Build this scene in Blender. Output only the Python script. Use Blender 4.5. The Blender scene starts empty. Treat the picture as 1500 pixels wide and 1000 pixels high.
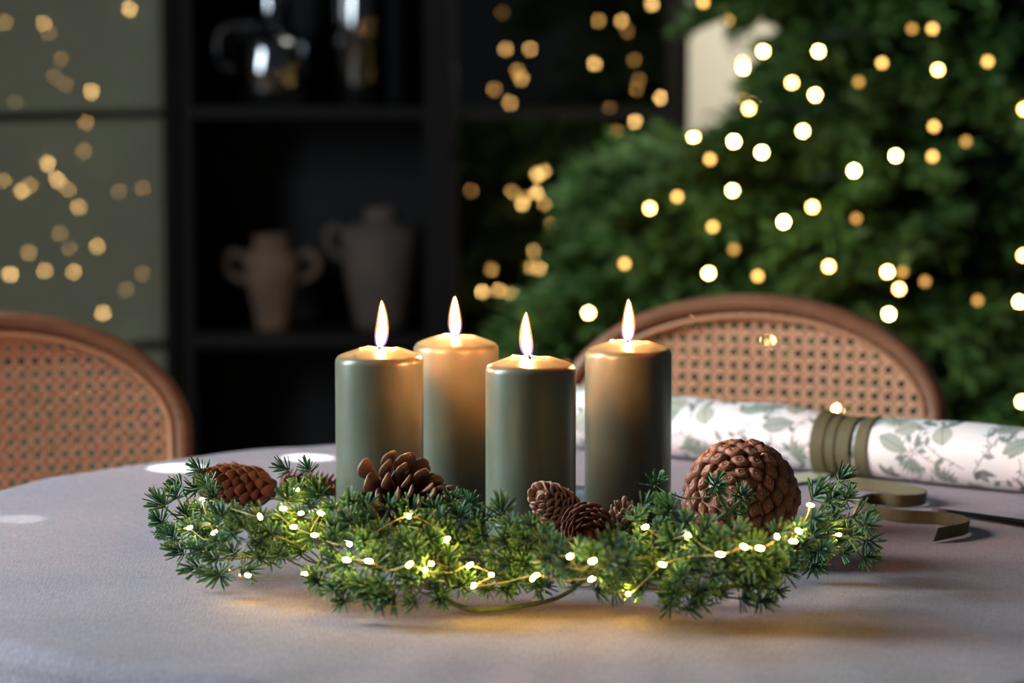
import bpy, math, random
import numpy as np
from mathutils import Vector, Matrix, Quaternion

random.seed(7)
rng = np.random.default_rng(7)
PI = math.pi
SC = bpy.context.scene
COL = SC.collection

# ------------------------------------------------------------------ camera
F = 1500 * 100.0 / 36.0                 # focal length in pixels of the 1500 px frame
CAMZ = 1.14
PITCH = math.atan(435.0 / F)
cam_d = bpy.data.cameras.new('camera')
cam_d.lens = 100.0
cam_d.sensor_width = 36.0
cam_d.clip_start = 0.05
cam_d.clip_end = 60
cam_d.dof.use_dof = True
cam_d.dof.focus_distance = 2.12
cam_d.dof.aperture_fstop = 5.4
cam = bpy.data.objects.new('camera', cam_d)
COL.objects.link(cam)
cam.location = (0, 0, CAMZ)
cam.rotation_euler = (PI / 2 - PITCH, 0, 0)
SC.camera = cam

FWD = Vector((0, math.cos(PITCH), -math.sin(PITCH)))
UPV = Vector((0, math.sin(PITCH), math.cos(PITCH)))
CAM = Vector((0, 0, CAMZ))


def ray(px, py):
    return (FWD + Vector((1, 0, 0)) * ((px - 750) / F) - UPV * ((py - 500) / F)).normalized()


def at_z(px, py, z):
    d = ray(px, py)
    return CAM + d * ((z - CAMZ) / d.z)


def at_y(px, py, y):
    d = ray(px, py)
    return CAM + d * (y / d.y)


# ------------------------------------------------------------------ world, lights, exposure
SC.view_settings.view_transform = 'Standard'
SC.view_settings.look = 'None'
SC.view_settings.gamma = 1.0
SC.view_settings.exposure = 0.0
SC.view_settings.use_curve_mapping = False
SC.cycles.use_denoising = True
SC.cycles.max_bounces = 8
SC.cycles.transparent_max_bounces = 16

world = bpy.data.worlds.new('world')
SC.world = world
world.use_nodes = True
bg = world.node_tree.nodes['Background']
bg.inputs[0].default_value = (0.75, 0.86, 1.0, 1)
bg.inputs[1].default_value = 0.05


def area(name, loc, target, sx, sy, power, color, spread=PI):
    l = bpy.data.lights.new(name, 'AREA')
    l.shape = 'RECTANGLE'
    l.size = sx
    l.size_y = sy
    l.energy = power
    l.color = color
    o = bpy.data.objects.new(name, l)
    COL.objects.link(o)
    o.location = loc
    o.rotation_euler = (Vector(target) - Vector(loc)).to_track_quat('-Z', 'Y').to_euler()
    l.spread = spread
    return o


# daylight through the tall window of the wall on the left, and an added unseen fill that brightens the back wall
area('window_daylight', (-2.32, 2.35, 1.75), (0.2, 2.4, 0.7), 0.9, 1.7, 138, (0.82, 0.92, 1.0))
area('added_wall_fill', (0.62, 5.35, 2.74), (0.5, 6.0, 0.9), 0.7, 0.3, 23, (1.0, 0.95, 0.86), 1.5)


def spot(name, px, py, diam, power):
    p = at_z(px, py, 0.752)
    src = Vector((-0.75 + p.x * 0.5, p.y + 0.5, 3.0))
    l = bpy.data.lights.new(name, 'SPOT')
    l.spot_size = 2 * math.atan(diam / 2 / (src - p).length)
    l.spot_blend = 0.25
    l.shadow_soft_size = 0.004
    l.energy = power
    l.color = (1.0, 0.97, 0.92)
    o = bpy.data.objects.new(name, l)
    COL.objects.link(o)
    o.location = src
    o.rotation_euler = (p - src).to_track_quat('-Z', 'Y').to_euler()


spot('added_cloth_spot', 258, 679, 0.056, 1500)  # added unseen spots that make the bright discs on the cloth
spot('added_cloth_spot', 450, 667, 0.052, 1500)
spot('added_cloth_spot', 30, 755, 0.030, 200)


# ------------------------------------------------------------------ helpers
def link(o, parent=None):
    COL.objects.link(o)
    if parent is not None:
        o.parent = parent
    return o


def tag(o, label, cat, group=None):
    o['label'] = label
    o['category'] = cat
    if group:
        o['group'] = group
    return o


def empty(name, loc, label=None, cat=None, group=None, rz=0.0):
    o = bpy.data.objects.new(name, None)
    o.empty_display_size = 0.02
    COL.objects.link(o)
    o.location = loc
    o.rotation_euler = (0, 0, rz)
    if label:
        tag(o, label, cat, group)
    return o


class MB:
    """collects vertices, faces and one float per vertex"""

    def __init__(s):
        s.v, s.f, s.t = [], [], []

    def add(s, vs, fs, ts=None):
        b = len(s.v)
        s.v += [tuple(x) for x in vs]
        s.f += [tuple(i + b for i in q) for q in fs]
        s.t += list(ts) if ts is not None else [0.0] * len(vs)

    def box(s, lo, hi, M=None, t=0.0):
        (x0, y0, z0), (x1, y1, z1) = lo, hi
        vs = [Vector(p) for p in ((x0, y0, z0), (x1, y0, z0), (x1, y1, z0), (x0, y1, z0),
                                  (x0, y0, z1), (x1, y0, z1), (x1, y1, z1), (x0, y1, z1))]
        if M is not None:
            vs = [M @ p for p in vs]
        s.add(vs, [(0, 3, 2, 1), (4, 5, 6, 7), (0, 1, 5, 4), (1, 2, 6, 5), (2, 3, 7, 6), (3, 0, 4, 7)], [t] * 8)

    def tube(s, pts, rad, n=8, closed=False, sect=None, caps=True, up=None):
        """sweep a round (or given) section along points; rad float or list"""
        pts = [Vector(p) for p in pts]
        m = len(pts)
        rs = rad if isinstance(rad, (list, tuple)) else [rad] * m
        prev = None
        rings = []
        for i in range(m):
            a = pts[i - 1] if (i > 0 or closed) else pts[0]
            b = pts[(i + 1) % m] if (i < m - 1 or closed) else pts[-1]
            tg = (b - a)
            tg = tg.normalized() if tg.length > 1e-9 else Vector((0, 0, 1))
            if up is not None:
                nrm = Vector(up) - tg * tg.dot(Vector(up))
            elif prev is None:
                h = Vector((0, 0, 1)) if abs(tg.z) < 0.9 else Vector((1, 0, 0))
                nrm = h - tg * tg.dot(h)
            else:
                nrm = prev - tg * tg.dot(prev)
            nrm = nrm.normalized()
            prev = nrm
            bn = tg.cross(nrm)
            if sect is None:
                ring = [pts[i] + (nrm * math.cos(2 * PI * k / n) + bn * math.sin(2 * PI * k / n)) * rs[i] for k in range(n)]
            else:
                ring = [pts[i] + nrm * q[0] * rs[i] + bn * q[1] * rs[i] for q in sect]
            rings.append(ring)
        n = len(rings[0])
        vs = [p for r in rings for p in r]
        fs = []
        for i in range(m if closed else m - 1):
            j = (i + 1) % m
            for k in range(n):
                l = (k + 1) % n
                fs.append((i * n + k, i * n + l, j * n + l, j * n + k))
        if caps and not closed:
            fs.append(tuple(range(n - 1, -1, -1)))
            fs.append(tuple((m - 1) * n + k for k in range(n)))
        s.add(vs, fs, [i / max(1, m - 1) for i in range(m) for _ in range(n)])

    def lathe(s, prof, n=48, M=None, jit=None):
        """profile of (r, z) about the z axis"""
        vs, ts, fs = [], [], []
        m = len(prof)
        for i, (r, z) in enumerate(prof):
            for k in range(n):
                a = 2 * PI * k / n
                p = Vector((r * math.cos(a), r * math.sin(a), z))
                if jit:
                    p = jit(p, a, i)
                vs.append(M @ p if M is not None else p)
                ts.append(i / (m - 1))
        for i in range(m - 1):
            for k in range(n):
                l = (k + 1) % n
                fs.append((i * n + k, i * n + l, (i + 1) * n + l, (i + 1) * n + k))
        fs.append(tuple(range(n - 1, -1, -1)))
        fs.append(tuple((m - 1) * n + k for k in range(n)))
        s.add(vs, fs, ts)

    def mesh(s, name, mat, smooth=True):
        me = bpy.data.meshes.new(name)
        me.from_pydata(s.v, [], s.f)
        at = me.attributes.new('t', 'FLOAT', 'POINT')
        at.data.foreach_set('value', np.array(s.t, dtype=np.float32))
        if mat is not None:
            me.materials.append(mat)
        me.polygons.foreach_set('use_smooth', [smooth] * len(me.polygons))
        me.update()
        return me

    def obj(s, name, mat, parent=None, smooth=True, loc=None, bevel=0.0, sharp=None):
        o = bpy.data.objects.new(name, s.mesh(name, mat, smooth))
        link(o, parent)
        if loc is not None:
            o.location = loc
        if sharp:
            o.data.set_sharp_from_angle(angle=math.radians(sharp))
        if bevel:
            b = o.modifiers.new('bevel', 'BEVEL')
            b.width = bevel
            b.segments = 2
            b.limit_method = 'ANGLE'
        return o


def catmull(pts, n=8, closed=False):
    pts = [Vector(p) for p in pts]
    out = []
    m = len(pts)
    rngi = range(m if closed else m - 1)
    for i in rngi:
        p0 = pts[(i - 1) % m] if (closed or i > 0) else pts[0]
        p1 = pts[i]
        p2 = pts[(i + 1) % m]
        p3 = pts[(i + 2) % m] if (closed or i + 2 < m) else pts[-1]
        for k in range(n):
            t = k / n
            out.append(0.5 * ((2 * p1) + (p2 - p0) * t + (2 * p0 - 5 * p1 + 4 * p2 - p3) * t * t + (3 * p1 - p0 - 3 * p2 + p3) * t ** 3))
    if not closed:
        out.append(pts[-1])
    return out


def lerp_tab(tab, x):
    if x <= tab[0][0]:
        return tab[0][1]
    for (a, b), (c, d) in zip(tab, tab[1:]):
        if x <= c:
            return b + (d - b) * (x - a) / (c - a)
    return tab[-1][1]


# ------------------------------------------------------------------ materials
def srgb(r, g, b):
    def c(x):
        x /= 255.0
        return x / 12.92 if x <= 0.04045 else ((x + 0.055) / 1.055) ** 2.4
    return (c(r), c(g), c(b), 1.0)


def new_mat(name):
    m = bpy.data.materials.new(name)
    m.use_nodes = True
    nt = m.node_tree
    return m, nt, nt.nodes['Principled BSDF']


def N(nt, kind, **kw):
    n = nt.nodes.new(kind)
    for k, v in kw.items():
        setattr(n, k, v)
    return n


def ramp(nt, fac, stops):
    r = N(nt, 'ShaderNodeValToRGB')
    el = r.color_ramp.elements
    while len(el) < len(stops):
        el.new(0.5)
    for e, (p, c) in zip(el, stops):
        e.position = p
        e.color = c
    nt.links.new(fac, r.inputs[0])
    return r.outputs[0]


def noise(nt, scale, detail=3.0, rough=0.5, vec=None, stretch=None, coord='Object'):
    tc = N(nt, 'ShaderNodeTexCoord')
    n = N(nt, 'ShaderNodeTexNoise')
    n.inputs['Scale'].default_value = scale
    n.inputs['Detail'].default_value = detail
    n.inputs['Roughness'].default_value = rough
    if stretch:
        mp = N(nt, 'ShaderNodeMapping')
        mp.inputs['Scale'].default_value = stretch
        nt.links.new(tc.outputs[coord], mp.inputs[0])
        nt.links.new(mp.outputs[0], n.inputs['Vector'])
    else:
        nt.links.new(tc.outputs[coord], n.inputs['Vector'])
    return n.outputs['Fac']


def bump(nt, bsdf, h, strength=0.3, dist=0.001):
    b = N(nt, 'ShaderNodeBump')
    b.inputs['Strength'].default_value = strength
    b.inputs['Distance'].default_value = dist
    nt.links.new(h, b.inputs['Height'])
    nt.links.new(b.outputs[0], bsdf.inputs['Normal'])
    return b


def mat_noise(name, c0, c1, scale, rough=0.6, bstr=0.2, bdist=0.001, stretch=None, metal=0.0, spec=0.5, detail=4):
    m, nt, p = new_mat(name)
    f = noise(nt, scale, detail, 0.55, stretch=stretch)
    nt.links.new(ramp(nt, f, [(0.3, c0), (0.7, c1)]), p.inputs['Base Color'])
    p.inputs['Roughness'].default_value = rough
    p.inputs['Metallic'].default_value = metal
    p.inputs['Specular IOR Level'].default_value = spec
    if bstr:
        bump(nt, p, f, bstr, bdist)
    return m


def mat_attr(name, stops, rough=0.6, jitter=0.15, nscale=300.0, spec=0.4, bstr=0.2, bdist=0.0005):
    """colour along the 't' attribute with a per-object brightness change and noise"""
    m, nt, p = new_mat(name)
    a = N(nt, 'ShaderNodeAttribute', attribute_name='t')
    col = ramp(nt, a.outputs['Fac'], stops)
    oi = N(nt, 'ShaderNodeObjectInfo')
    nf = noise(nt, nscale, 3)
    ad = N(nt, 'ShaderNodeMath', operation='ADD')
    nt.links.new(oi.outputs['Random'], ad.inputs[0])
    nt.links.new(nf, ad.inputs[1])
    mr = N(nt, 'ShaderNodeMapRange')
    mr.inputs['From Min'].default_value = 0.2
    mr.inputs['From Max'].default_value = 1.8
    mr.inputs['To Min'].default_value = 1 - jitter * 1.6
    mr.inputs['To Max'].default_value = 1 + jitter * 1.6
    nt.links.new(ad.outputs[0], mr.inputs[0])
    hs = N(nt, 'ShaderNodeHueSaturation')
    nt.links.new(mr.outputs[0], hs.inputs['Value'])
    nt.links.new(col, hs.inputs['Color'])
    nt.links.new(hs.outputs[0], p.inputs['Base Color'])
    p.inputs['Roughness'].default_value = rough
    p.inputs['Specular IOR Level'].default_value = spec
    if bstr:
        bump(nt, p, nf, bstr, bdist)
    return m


def mat_emit(name, color, strength):
    m = bpy.data.materials.new(name)
    m.use_nodes = True
    nt = m.node_tree
    nt.nodes.clear()
    o = N(nt, 'ShaderNodeOutputMaterial')
    e = N(nt, 'ShaderNodeEmission')
    e.inputs[0].default_value = color
    e.inputs[1].default_value = strength
    nt.links.new(e.outputs[0], o.inputs[0])
    return m


def mat_pane(name, tint, refl, rough=0.0):
    """thin tinted glass: tinted see-through plus a fresnel mirror"""
    m = bpy.data.materials.new(name)
    m.use_nodes = True
    nt = m.node_tree
    nt.nodes.clear()
    o = N(nt, 'ShaderNodeOutputMaterial')
    tr = N(nt, 'ShaderNodeBsdfTransparent')
    tr.inputs[0].default_value = tint
    gl = N(nt, 'ShaderNodeBsdfGlossy')
    gl.inputs['Roughness'].default_value = rough
    gl.inputs[0].default_value = (1, 1, 1, 1)
    lw = N(nt, 'ShaderNodeLayerWeight')          # Schlick mirror share, the same from both faces
    lw.inputs['Blend'].default_value = 0.5
    pw = N(nt, 'ShaderNodeMath', operation='POWER')
    nt.links.new(lw.outputs['Facing'], pw.inputs[0])
    pw.inputs[1].default_value = 5.0
    ma = N(nt, 'ShaderNodeMath', operation='MULTIPLY_ADD')
    nt.links.new(pw.outputs[0], ma.inputs[0])
    ma.inputs[1].default_value = 1 - refl
    ma.inputs[2].default_value = refl
    mx = N(nt, 'ShaderNodeMixShader')
    nt.links.new(ma.outputs[0], mx.inputs[0])
    nt.links.new(tr.outputs[0], mx.inputs[1])
    nt.links.new(gl.outputs[0], mx.inputs[2])
    nt.links.new(mx.outputs[0], o.inputs[0])
    return m


# linen cloth
def make_linen():
    m, nt, p = new_mat('grey_linen')
    lo = noise(nt, 5.0, 4, 0.6)
    wx = noise(nt, 1.0, 2, 0.6, stretch=(80, 800, 300))
    wy = noise(nt, 1.0, 2, 0.6, stretch=(800, 80, 300))
    ad = N(nt, 'ShaderNodeMath', operation='ADD')
    nt.links.new(wx, ad.inputs[0])
    nt.links.new(wy, ad.inputs[1])
    hf = N(nt, 'ShaderNodeMath', operation='MULTIPLY')
    nt.links.new(ad.outputs[0], hf.inputs[0])
    hf.inputs[1].default_value = 0.5
    c1 = ramp(nt, lo, [(0.3, srgb(142, 138, 147)), (0.7, srgb(155, 149, 155))])
    c2 = ramp(nt, hf.outputs[0], [(0.32, (0.62, 0.62, 0.65, 1)), (0.68, (1.2, 1.18, 1.18, 1))])
    mx = N(nt, 'ShaderNodeMix', data_type='RGBA', blend_type='MULTIPLY')
    mx.inputs['Factor'].default_value = 1.0
    nt.links.new(c1, mx.inputs['A'])
    nt.links.new(c2, mx.inputs['B'])
    nt.links.new(mx.outputs['Result'], p.inputs['Base Color'])
    p.inputs['Roughness'].default_value = 0.85
    p.inputs['Specular IOR Level'].default_value = 0.25
    p.inputs['Sheen Weight'].default_value = 0.15
    bump(nt, p, hf.outputs[0], 0.7, 0.0012)
    return m


M_LINEN = make_linen()


def make_wax():
    m, nt, p = new_mat('green_wax')
    n1 = noise(nt, 30.0, 4, 0.6)
    n2 = noise(nt, 1.0, 3, 0.6, stretch=(420, 420, 45))
    c = ramp(nt, n1, [(0.3, srgb(95, 105, 87)), (0.7, srgb(107, 116, 97))])
    d = ramp(nt, n2, [(0.26, (0.6, 0.62, 0.58, 1)), (0.36, (1, 1, 1, 1))])
    mx = N(nt, 'ShaderNodeMix', data_type='RGBA', blend_type='MULTIPLY')
    mx.inputs['Factor'].default_value = 0.6
    nt.links.new(c, mx.inputs['A'])
    nt.links.new(d, mx.inputs['B'])
    nt.links.new(mx.outputs['Result'], p.inputs['Base Color'])
    p.inputs['Roughness'].default_value = 0.32
    p.inputs['Subsurface Weight'].default_value = 0.75
    p.inputs['Subsurface Radius'].default_value = (1.0, 0.42, 0.2)
    p.inputs['Subsurface Scale'].default_value = 0.03
    p.inputs['Specular IOR Level'].default_value = 0.45
    p.inputs['Coat Weight'].default_value = 0.15
    p.inputs['Coat Roughness'].default_value = 0.25
    bump(nt, p, n2, 0.12, 0.0004)
    return m


M_WAX = make_wax()
m, nt, p = new_mat('melted_wax')
p.inputs['Base Color'].default_value = srgb(180, 170, 140)
p.inputs['Roughness'].default_value = 0.08
p.inputs['Subsurface Weight'].default_value = 0.6
p.inputs['Subsurface Radius'].default_value = (1, 0.6, 0.3)
p.inputs['Subsurface Scale'].default_value = 0.012
bump(nt, p, noise(nt, 260, 2), 0.1, 0.0005)
M_MELT = m
M_WICK = mat_noise('burnt_wick', (0.006, 0.005, 0.005, 1), (0.03, 0.02, 0.02, 1), 900, 0.9)
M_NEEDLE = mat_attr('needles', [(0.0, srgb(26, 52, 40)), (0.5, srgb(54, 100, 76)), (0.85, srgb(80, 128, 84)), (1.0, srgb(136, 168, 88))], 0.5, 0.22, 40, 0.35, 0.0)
M_STEM = mat_noise('green_stem', srgb(70, 92, 58), srgb(108, 122, 74), 120, 0.6)
M_CONE_RED = mat_attr('spruce_cone', [(0, srgb(60, 30, 18)), (0.6, srgb(112, 62, 36)), (1, srgb(150, 92, 58))], 0.55, 0.25, 400)
M_CONE_THIN = mat_attr('reddish_cone', [(0, srgb(70, 36, 20)), (0.6, srgb(128, 72, 42)), (1, srgb(170, 104, 66))], 0.6, 0.25, 400)
M_CONE_OPEN = mat_attr('open_cone', [(0, srgb(44, 26, 20)), (0.55, srgb(96, 66, 52)), (0.9, srgb(130, 98, 80)), (1, srgb(160, 124, 100))], 0.6, 0.22, 500)
M_CONE_PALE = mat_attr('pale_cone', [(0, srgb(70, 44, 34)), (0.6, srgb(150, 110, 88)), (1, srgb(188, 150, 128))], 0.7, 0.2, 500)
M_CONE_DARK = mat_attr('dark_cone', [(0, srgb(34, 16, 12)), (0.7, srgb(78, 40, 28)), (1, srgb(118, 70, 52))], 0.45, 0.2, 500)
M_CONE_BIG = mat_attr('big_cone', [(0, srgb(56, 30, 20)), (0.5, srgb(140, 88, 62)), (0.8, srgb(166, 112, 84)), (1, srgb(184, 146, 122))], 0.38, 0.22, 350)
M_BULB = mat_emit('warm_led', (1.0, 0.58, 0.12, 1), 185)
M_COPPER = mat_noise('pale_wire', srgb(150, 142, 92), srgb(176, 166, 112), 300, 0.4, 0.0, metal=0.3)
M_CLEAR = mat_pane('clear_plastic', (0.92, 0.94, 0.94, 1), 0.06, 0.05)
M_RIB = mat_noise('olive_velvet', srgb(78, 73, 44), srgb(102, 96, 60), 900, 0.75, 0.25, 0.0005)
M_RIB_LIT = mat_noise('lit_ribbon', srgb(186, 190, 160), srgb(205, 208, 182), 600, 0.6, 0.15, 0.0005)  # same ribbon, with the light on it put into a paler colour
M_STEEL = mat_noise('black_steel', (0.012, 0.012, 0.013, 1), (0.02, 0.02, 0.022, 1), 200, 0.3, 0.05, metal=0.6)
M_CANE = mat_attr('cane', [(0, srgb(182, 130, 94)), (1, srgb(218, 172, 136))], 0.5, 0.12, 260, 0.4, 0.1)
M_BENT = mat_noise('bentwood', srgb(114, 76, 52), srgb(140, 98, 70), 30, 0.4, 0.05, stretch=(1, 1, 6))
M_BLACK = mat_noise('black_painted_steel', (0.004, 0.004, 0.0043, 1), (0.007, 0.0068, 0.0065, 1), 40, 0.6, 0.05, spec=0.12)
M_INSIDE = mat_noise('cabinet_back', (0.004, 0.005, 0.006, 1), (0.007, 0.008, 0.009, 1), 12, 0.6, 0.0, spec=0.2)
M_SMOKE = mat_pane('smoked_glass', (0.47, 0.49, 0.42, 1), 0.09)
M_CLAY = mat_noise('clay', srgb(80, 62, 48), srgb(110, 86, 66), 18, 0.85, 0.3, 0.002)
M_CLAYD = mat_noise('grey_clay', srgb(70, 60, 54), srgb(88, 75, 66), 14, 0.85, 0.3, 0.002)
M_SILVER = mat_noise('smoked_silver', (0.20, 0.21, 0.22, 1), (0.27, 0.28, 0.29, 1), 9, 0.09, 0.03, 0.002, metal=1.0)
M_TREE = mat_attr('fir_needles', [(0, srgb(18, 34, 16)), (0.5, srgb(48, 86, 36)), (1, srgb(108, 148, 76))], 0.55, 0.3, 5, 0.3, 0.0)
M_BARK = mat_noise('bark', srgb(50, 34, 24), srgb(84, 60, 42), 60, 0.9, 0.5, 0.004)
M_WIRE = mat_noise('dark_green_wire', srgb(20, 34, 20), srgb(30, 46, 26), 100, 0.5, 0.0)
M_WALL = mat_noise('warm_plaster', srgb(190, 184, 166), srgb(200, 194, 176), 3, 0.9, 0.1, 0.002)
M_FLOOR = mat_noise('oak_floor', srgb(96, 74, 54), srgb(124, 98, 72), 6, 0.45, 0.08, 0.001, stretch=(1, 8, 1))
M_WOOD = mat_noise('table_wood', srgb(94, 66, 44), srgb(124, 90, 62), 10, 0.5, 0.05, stretch=(1, 6, 1))
M_BULBS = {'B': mat_emit('tree_led_bright', (1.0, 0.60, 0.20, 1), 95),
           'b': mat_emit('tree_led', (1.0, 0.58, 0.18, 1), 62),
           'm': mat_emit('tree_led_mid', (1.0, 0.55, 0.15, 1), 34),
           'd': mat_emit('tree_led_dim', (1.0, 0.52, 0.13, 1), 7),
           'e': mat_emit('tree_led_soft', (1.0, 0.52, 0.14, 1), 16),
           'v': mat_emit('tree_led_faint', (1.0, 0.50, 0.12, 1), 2.4)}


# ------------------------------------------------------------------ room shell
def struct(o):
    o['kind'] = 'structure'
    return o


YB = 6.12           # face of the back wall
XL = -2.4           # face of the left wall
mb = MB()
mb.box((-2.6, -0.9, -0.1), (3.4, YB + 0.15, 0.0))
fl = struct(mb.obj('floor', M_FLOOR, smooth=False))
fl['label'] = 'brown wooden floor under the table and cabinet'
mb = MB()
mb.box((-2.6, YB, 0.0), (3.4, YB + 0.15, 2.8))
o = struct(mb.obj('wall_back', M_WALL, smooth=False))
o['label'] = 'beige plaster wall behind the black cabinet and the tree'
mb = MB()     # left wall with an opening for the window at y 1.86..2.84, z 0.85..2.65
mb.box((XL - 0.2, -0.9, 0.0), (XL, 1.86, 2.8))
mb.box((XL - 0.2, 2.84, 0.0), (XL, YB, 2.8))
mb.box((XL - 0.2, 1.86, 0.0), (XL, 2.84, 0.85))
mb.box((XL - 0.2, 1.86, 2.65), (XL, 2.84, 2.8))
o = struct(mb.obj('wall_left', M_WALL, smooth=False))
o['label'] = 'beige plaster wall with a tall window opening'
mb = MB()
for y in (1.86, 2.32, 2.78):
    mb.box((XL - 0.14, y, 0.85), (XL - 0.08, y + 0.06, 2.65))
for z in (0.85, 2.59):
    mb.box((XL - 0.139, 1.92, z), (XL - 0.081, 2.78, z + 0.06))
o = struct(mb.obj('window_1', M_BLACK, smooth=False))
o['label'] = 'black framed window in the left wall'


# ------------------------------------------------------------------ table and cloth
TC = Vector((0.08, 2.254, 0.0))
TR = 0.59
TZ = 0.75
tb = empty('round_table', (TC.x, TC.y, 0), 'round wooden pedestal table under the grey linen cloth', 'table')
mb = MB()
mb.lathe([(0.0, 0.716), (TR - 0.03, 0.716), (TR - 0.012, 0.722), (TR - 0.010, 0.74), (TR - 0.018, 0.7465), (0.0, 0.7465)], 96)
mb.obj('tabletop', M_WOOD, tb)
mb = MB()
mb.lathe([(0.0, 0.03), (0.09, 0.03), (0.06, 0.12), (0.05, 0.4), (0.06, 0.66), (0.11, 0.715), (0.0, 0.715)], 40)
mb.obj('pedestal', M_WOOD, tb)
mb = MB()
mb.lathe([(0.0, 0.0), (0.27, 0.0), (0.275, 0.015), (0.2, 0.032), (0.08, 0.05), (0.0, 0.05)], 48)
mb.obj('base', M_WOOD, tb)

prof = [(r, 0.0) for r in np.linspace(0.0, TR - 0.016, 60)[1:]]
for k in range(1, 9):
    a = k / 8 * PI / 2
    prof.append((TR - 0.016 + 0.016 * math.sin(a), -0.016 + 0.016 * math.cos(a)))
for k in range(1, 12):
    prof.append((TR + 0.012 * (k / 11), -0.016 - 0.17 * k / 11))
NS = 220
vs, fs = [(0, 0, 0)], []
for i, (r, z) in enumerate(prof):
    hang = max(0.0, (-z - 0.02) / 0.17)
    for k in range(NS):
        a = 2 * PI * k / NS
        rr = r + hang * 0.016 * math.sin(13 * a + 0.7 * math.sin(3 * a))
        x, y = rr * math.cos(a), rr * math.sin(a)
        w = 0.0
        if z > -0.001:
            edge = max(0, (r - 0.33) / 0.26)
            w = 0.0006 * math.sin(19 * x + 9 * math.sin(6 * y)) * math.sin(23 * y + 4 * x) + edge * 0.0012 * math.sin(31 * a + 5 * math.sin(4 * a))
        vs.append((x, y, z + w))
for k in range(NS):
    fs.append((0, 1 + k, 1 + (k + 1) % NS))
for i in range(len(prof) - 1):
    for k in range(NS):
        l = (k + 1) % NS
        fs.append((1 + i * NS + k, 1 + (i + 1) * NS + k, 1 + (i + 1) * NS + l, 1 + i * NS + l))
mb = MB()
mb.add(vs, fs)
cl = mb.obj('tablecloth', M_LINEN, loc=(TC.x, TC.y, TZ - 0.0008))
tag(cl, 'grey mauve linen cloth draped over the round table', 'tablecloth')

# ------------------------------------------------------------------ glass plate
PC = Vector((-0.005, 2.255, TZ))
m, nt, p = new_mat('sea_glass')
p.inputs['Base Color'].default_value = (0.72, 0.86, 0.86, 1)
p.inputs['Roughness'].default_value = 0.04
p.inputs['Transmission Weight'].default_value = 0.9
p.inputs['IOR'].default_value = 1.45
bump(nt, p, noise(nt, 20, 2), 0.05, 0.001)
M_PLATE = m
mb = MB()
mb.lathe([(0.0, 0.0006), (0.135, 0.0006), (0.152, 0.006), (0.163, 0.0135), (0.166, 0.0145), (0.167, 0.0125), (0.158, 0.011), (0.150, 0.0085), (0.136, 0.005), (0.0, 0.005)], 96)
pl = mb.obj('glass_plate', M_PLATE, loc=PC)
tag(pl, 'clear blue-green glass plate under the four candles', 'plate')
PLZ = TZ + 0.0052


# ------------------------------------------------------------------ candles
def flame_mat():
    m = bpy.data.materials.new('flame_core')
    m.use_nodes = True
    nt = m.node_tree
    nt.nodes.clear()
    o = N(nt, 'ShaderNodeOutputMaterial')
    e = N(nt, 'ShaderNodeEmission')
    a = N(nt, 'ShaderNodeAttribute', attribute_name='t')
    c = ramp(nt, a.outputs['Fac'], [(0.0, (0.30, 0.28, 0.9, 1)), (0.14, (1.0, 0.62, 0.42, 1)), (0.35, (1.0, 0.31, 0.08, 1)), (0.85, (1.0, 0.29, 0.07, 1)), (1.0, (1.0, 0.32, 0.07, 1))])
    s = ramp(nt, a.outputs['Fac'], [(0.0, (0.004, 0.004, 0.004, 1)), (0.16, (0.25, 0.25, 0.25, 1)), (0.3, (1, 1, 1, 1)), (0.85, (1, 1, 1, 1)), (1.0, (0.12, 0.12, 0.12, 1))])
    mu = N(nt, 'ShaderNodeMath', operation='MULTIPLY')
    nt.links.new(s, mu.inputs[0])
    mu.inputs[1].default_value = 800.0
    nt.links.new(c, e.inputs[0])
    nt.links.new(mu.outputs[0], e.inputs[1])
    nt.links.new(e.outputs[0], o.inputs[0])
    return m


def halo_mat():
    m = bpy.data.materials.new('flame_mantle')
    m.use_nodes = True
    nt = m.node_tree
    nt.nodes.clear()
    o = N(nt, 'ShaderNodeOutputMaterial')
    e = N(nt, 'ShaderNodeEmission')
    a = N(nt, 'ShaderNodeAttribute', attribute_name='t')
    c = ramp(nt, a.outputs['Fac'], [(0.0, (0.12, 0.12, 0.9, 1)), (0.2, (0.5, 0.22, 0.4, 1)), (0.4, (1.0, 0.34, 0.06, 1)), (1.0, (1.0, 0.30, 0.04, 1))])
    nt.links.new(c, e.inputs[0])
    e.inputs[1].default_value = 0.8
    tr = N(nt, 'ShaderNodeBsdfTransparent')
    ad = N(nt, 'ShaderNodeAddShader')
    nt.links.new(e.outputs[0], ad.inputs[0])
    nt.links.new(tr.outputs[0], ad.inputs[1])
    nt.links.new(ad.outputs[0], o.inputs[0])
    return m


M_FLAME, M_MANTLE = flame_mat(), halo_mat()


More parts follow.
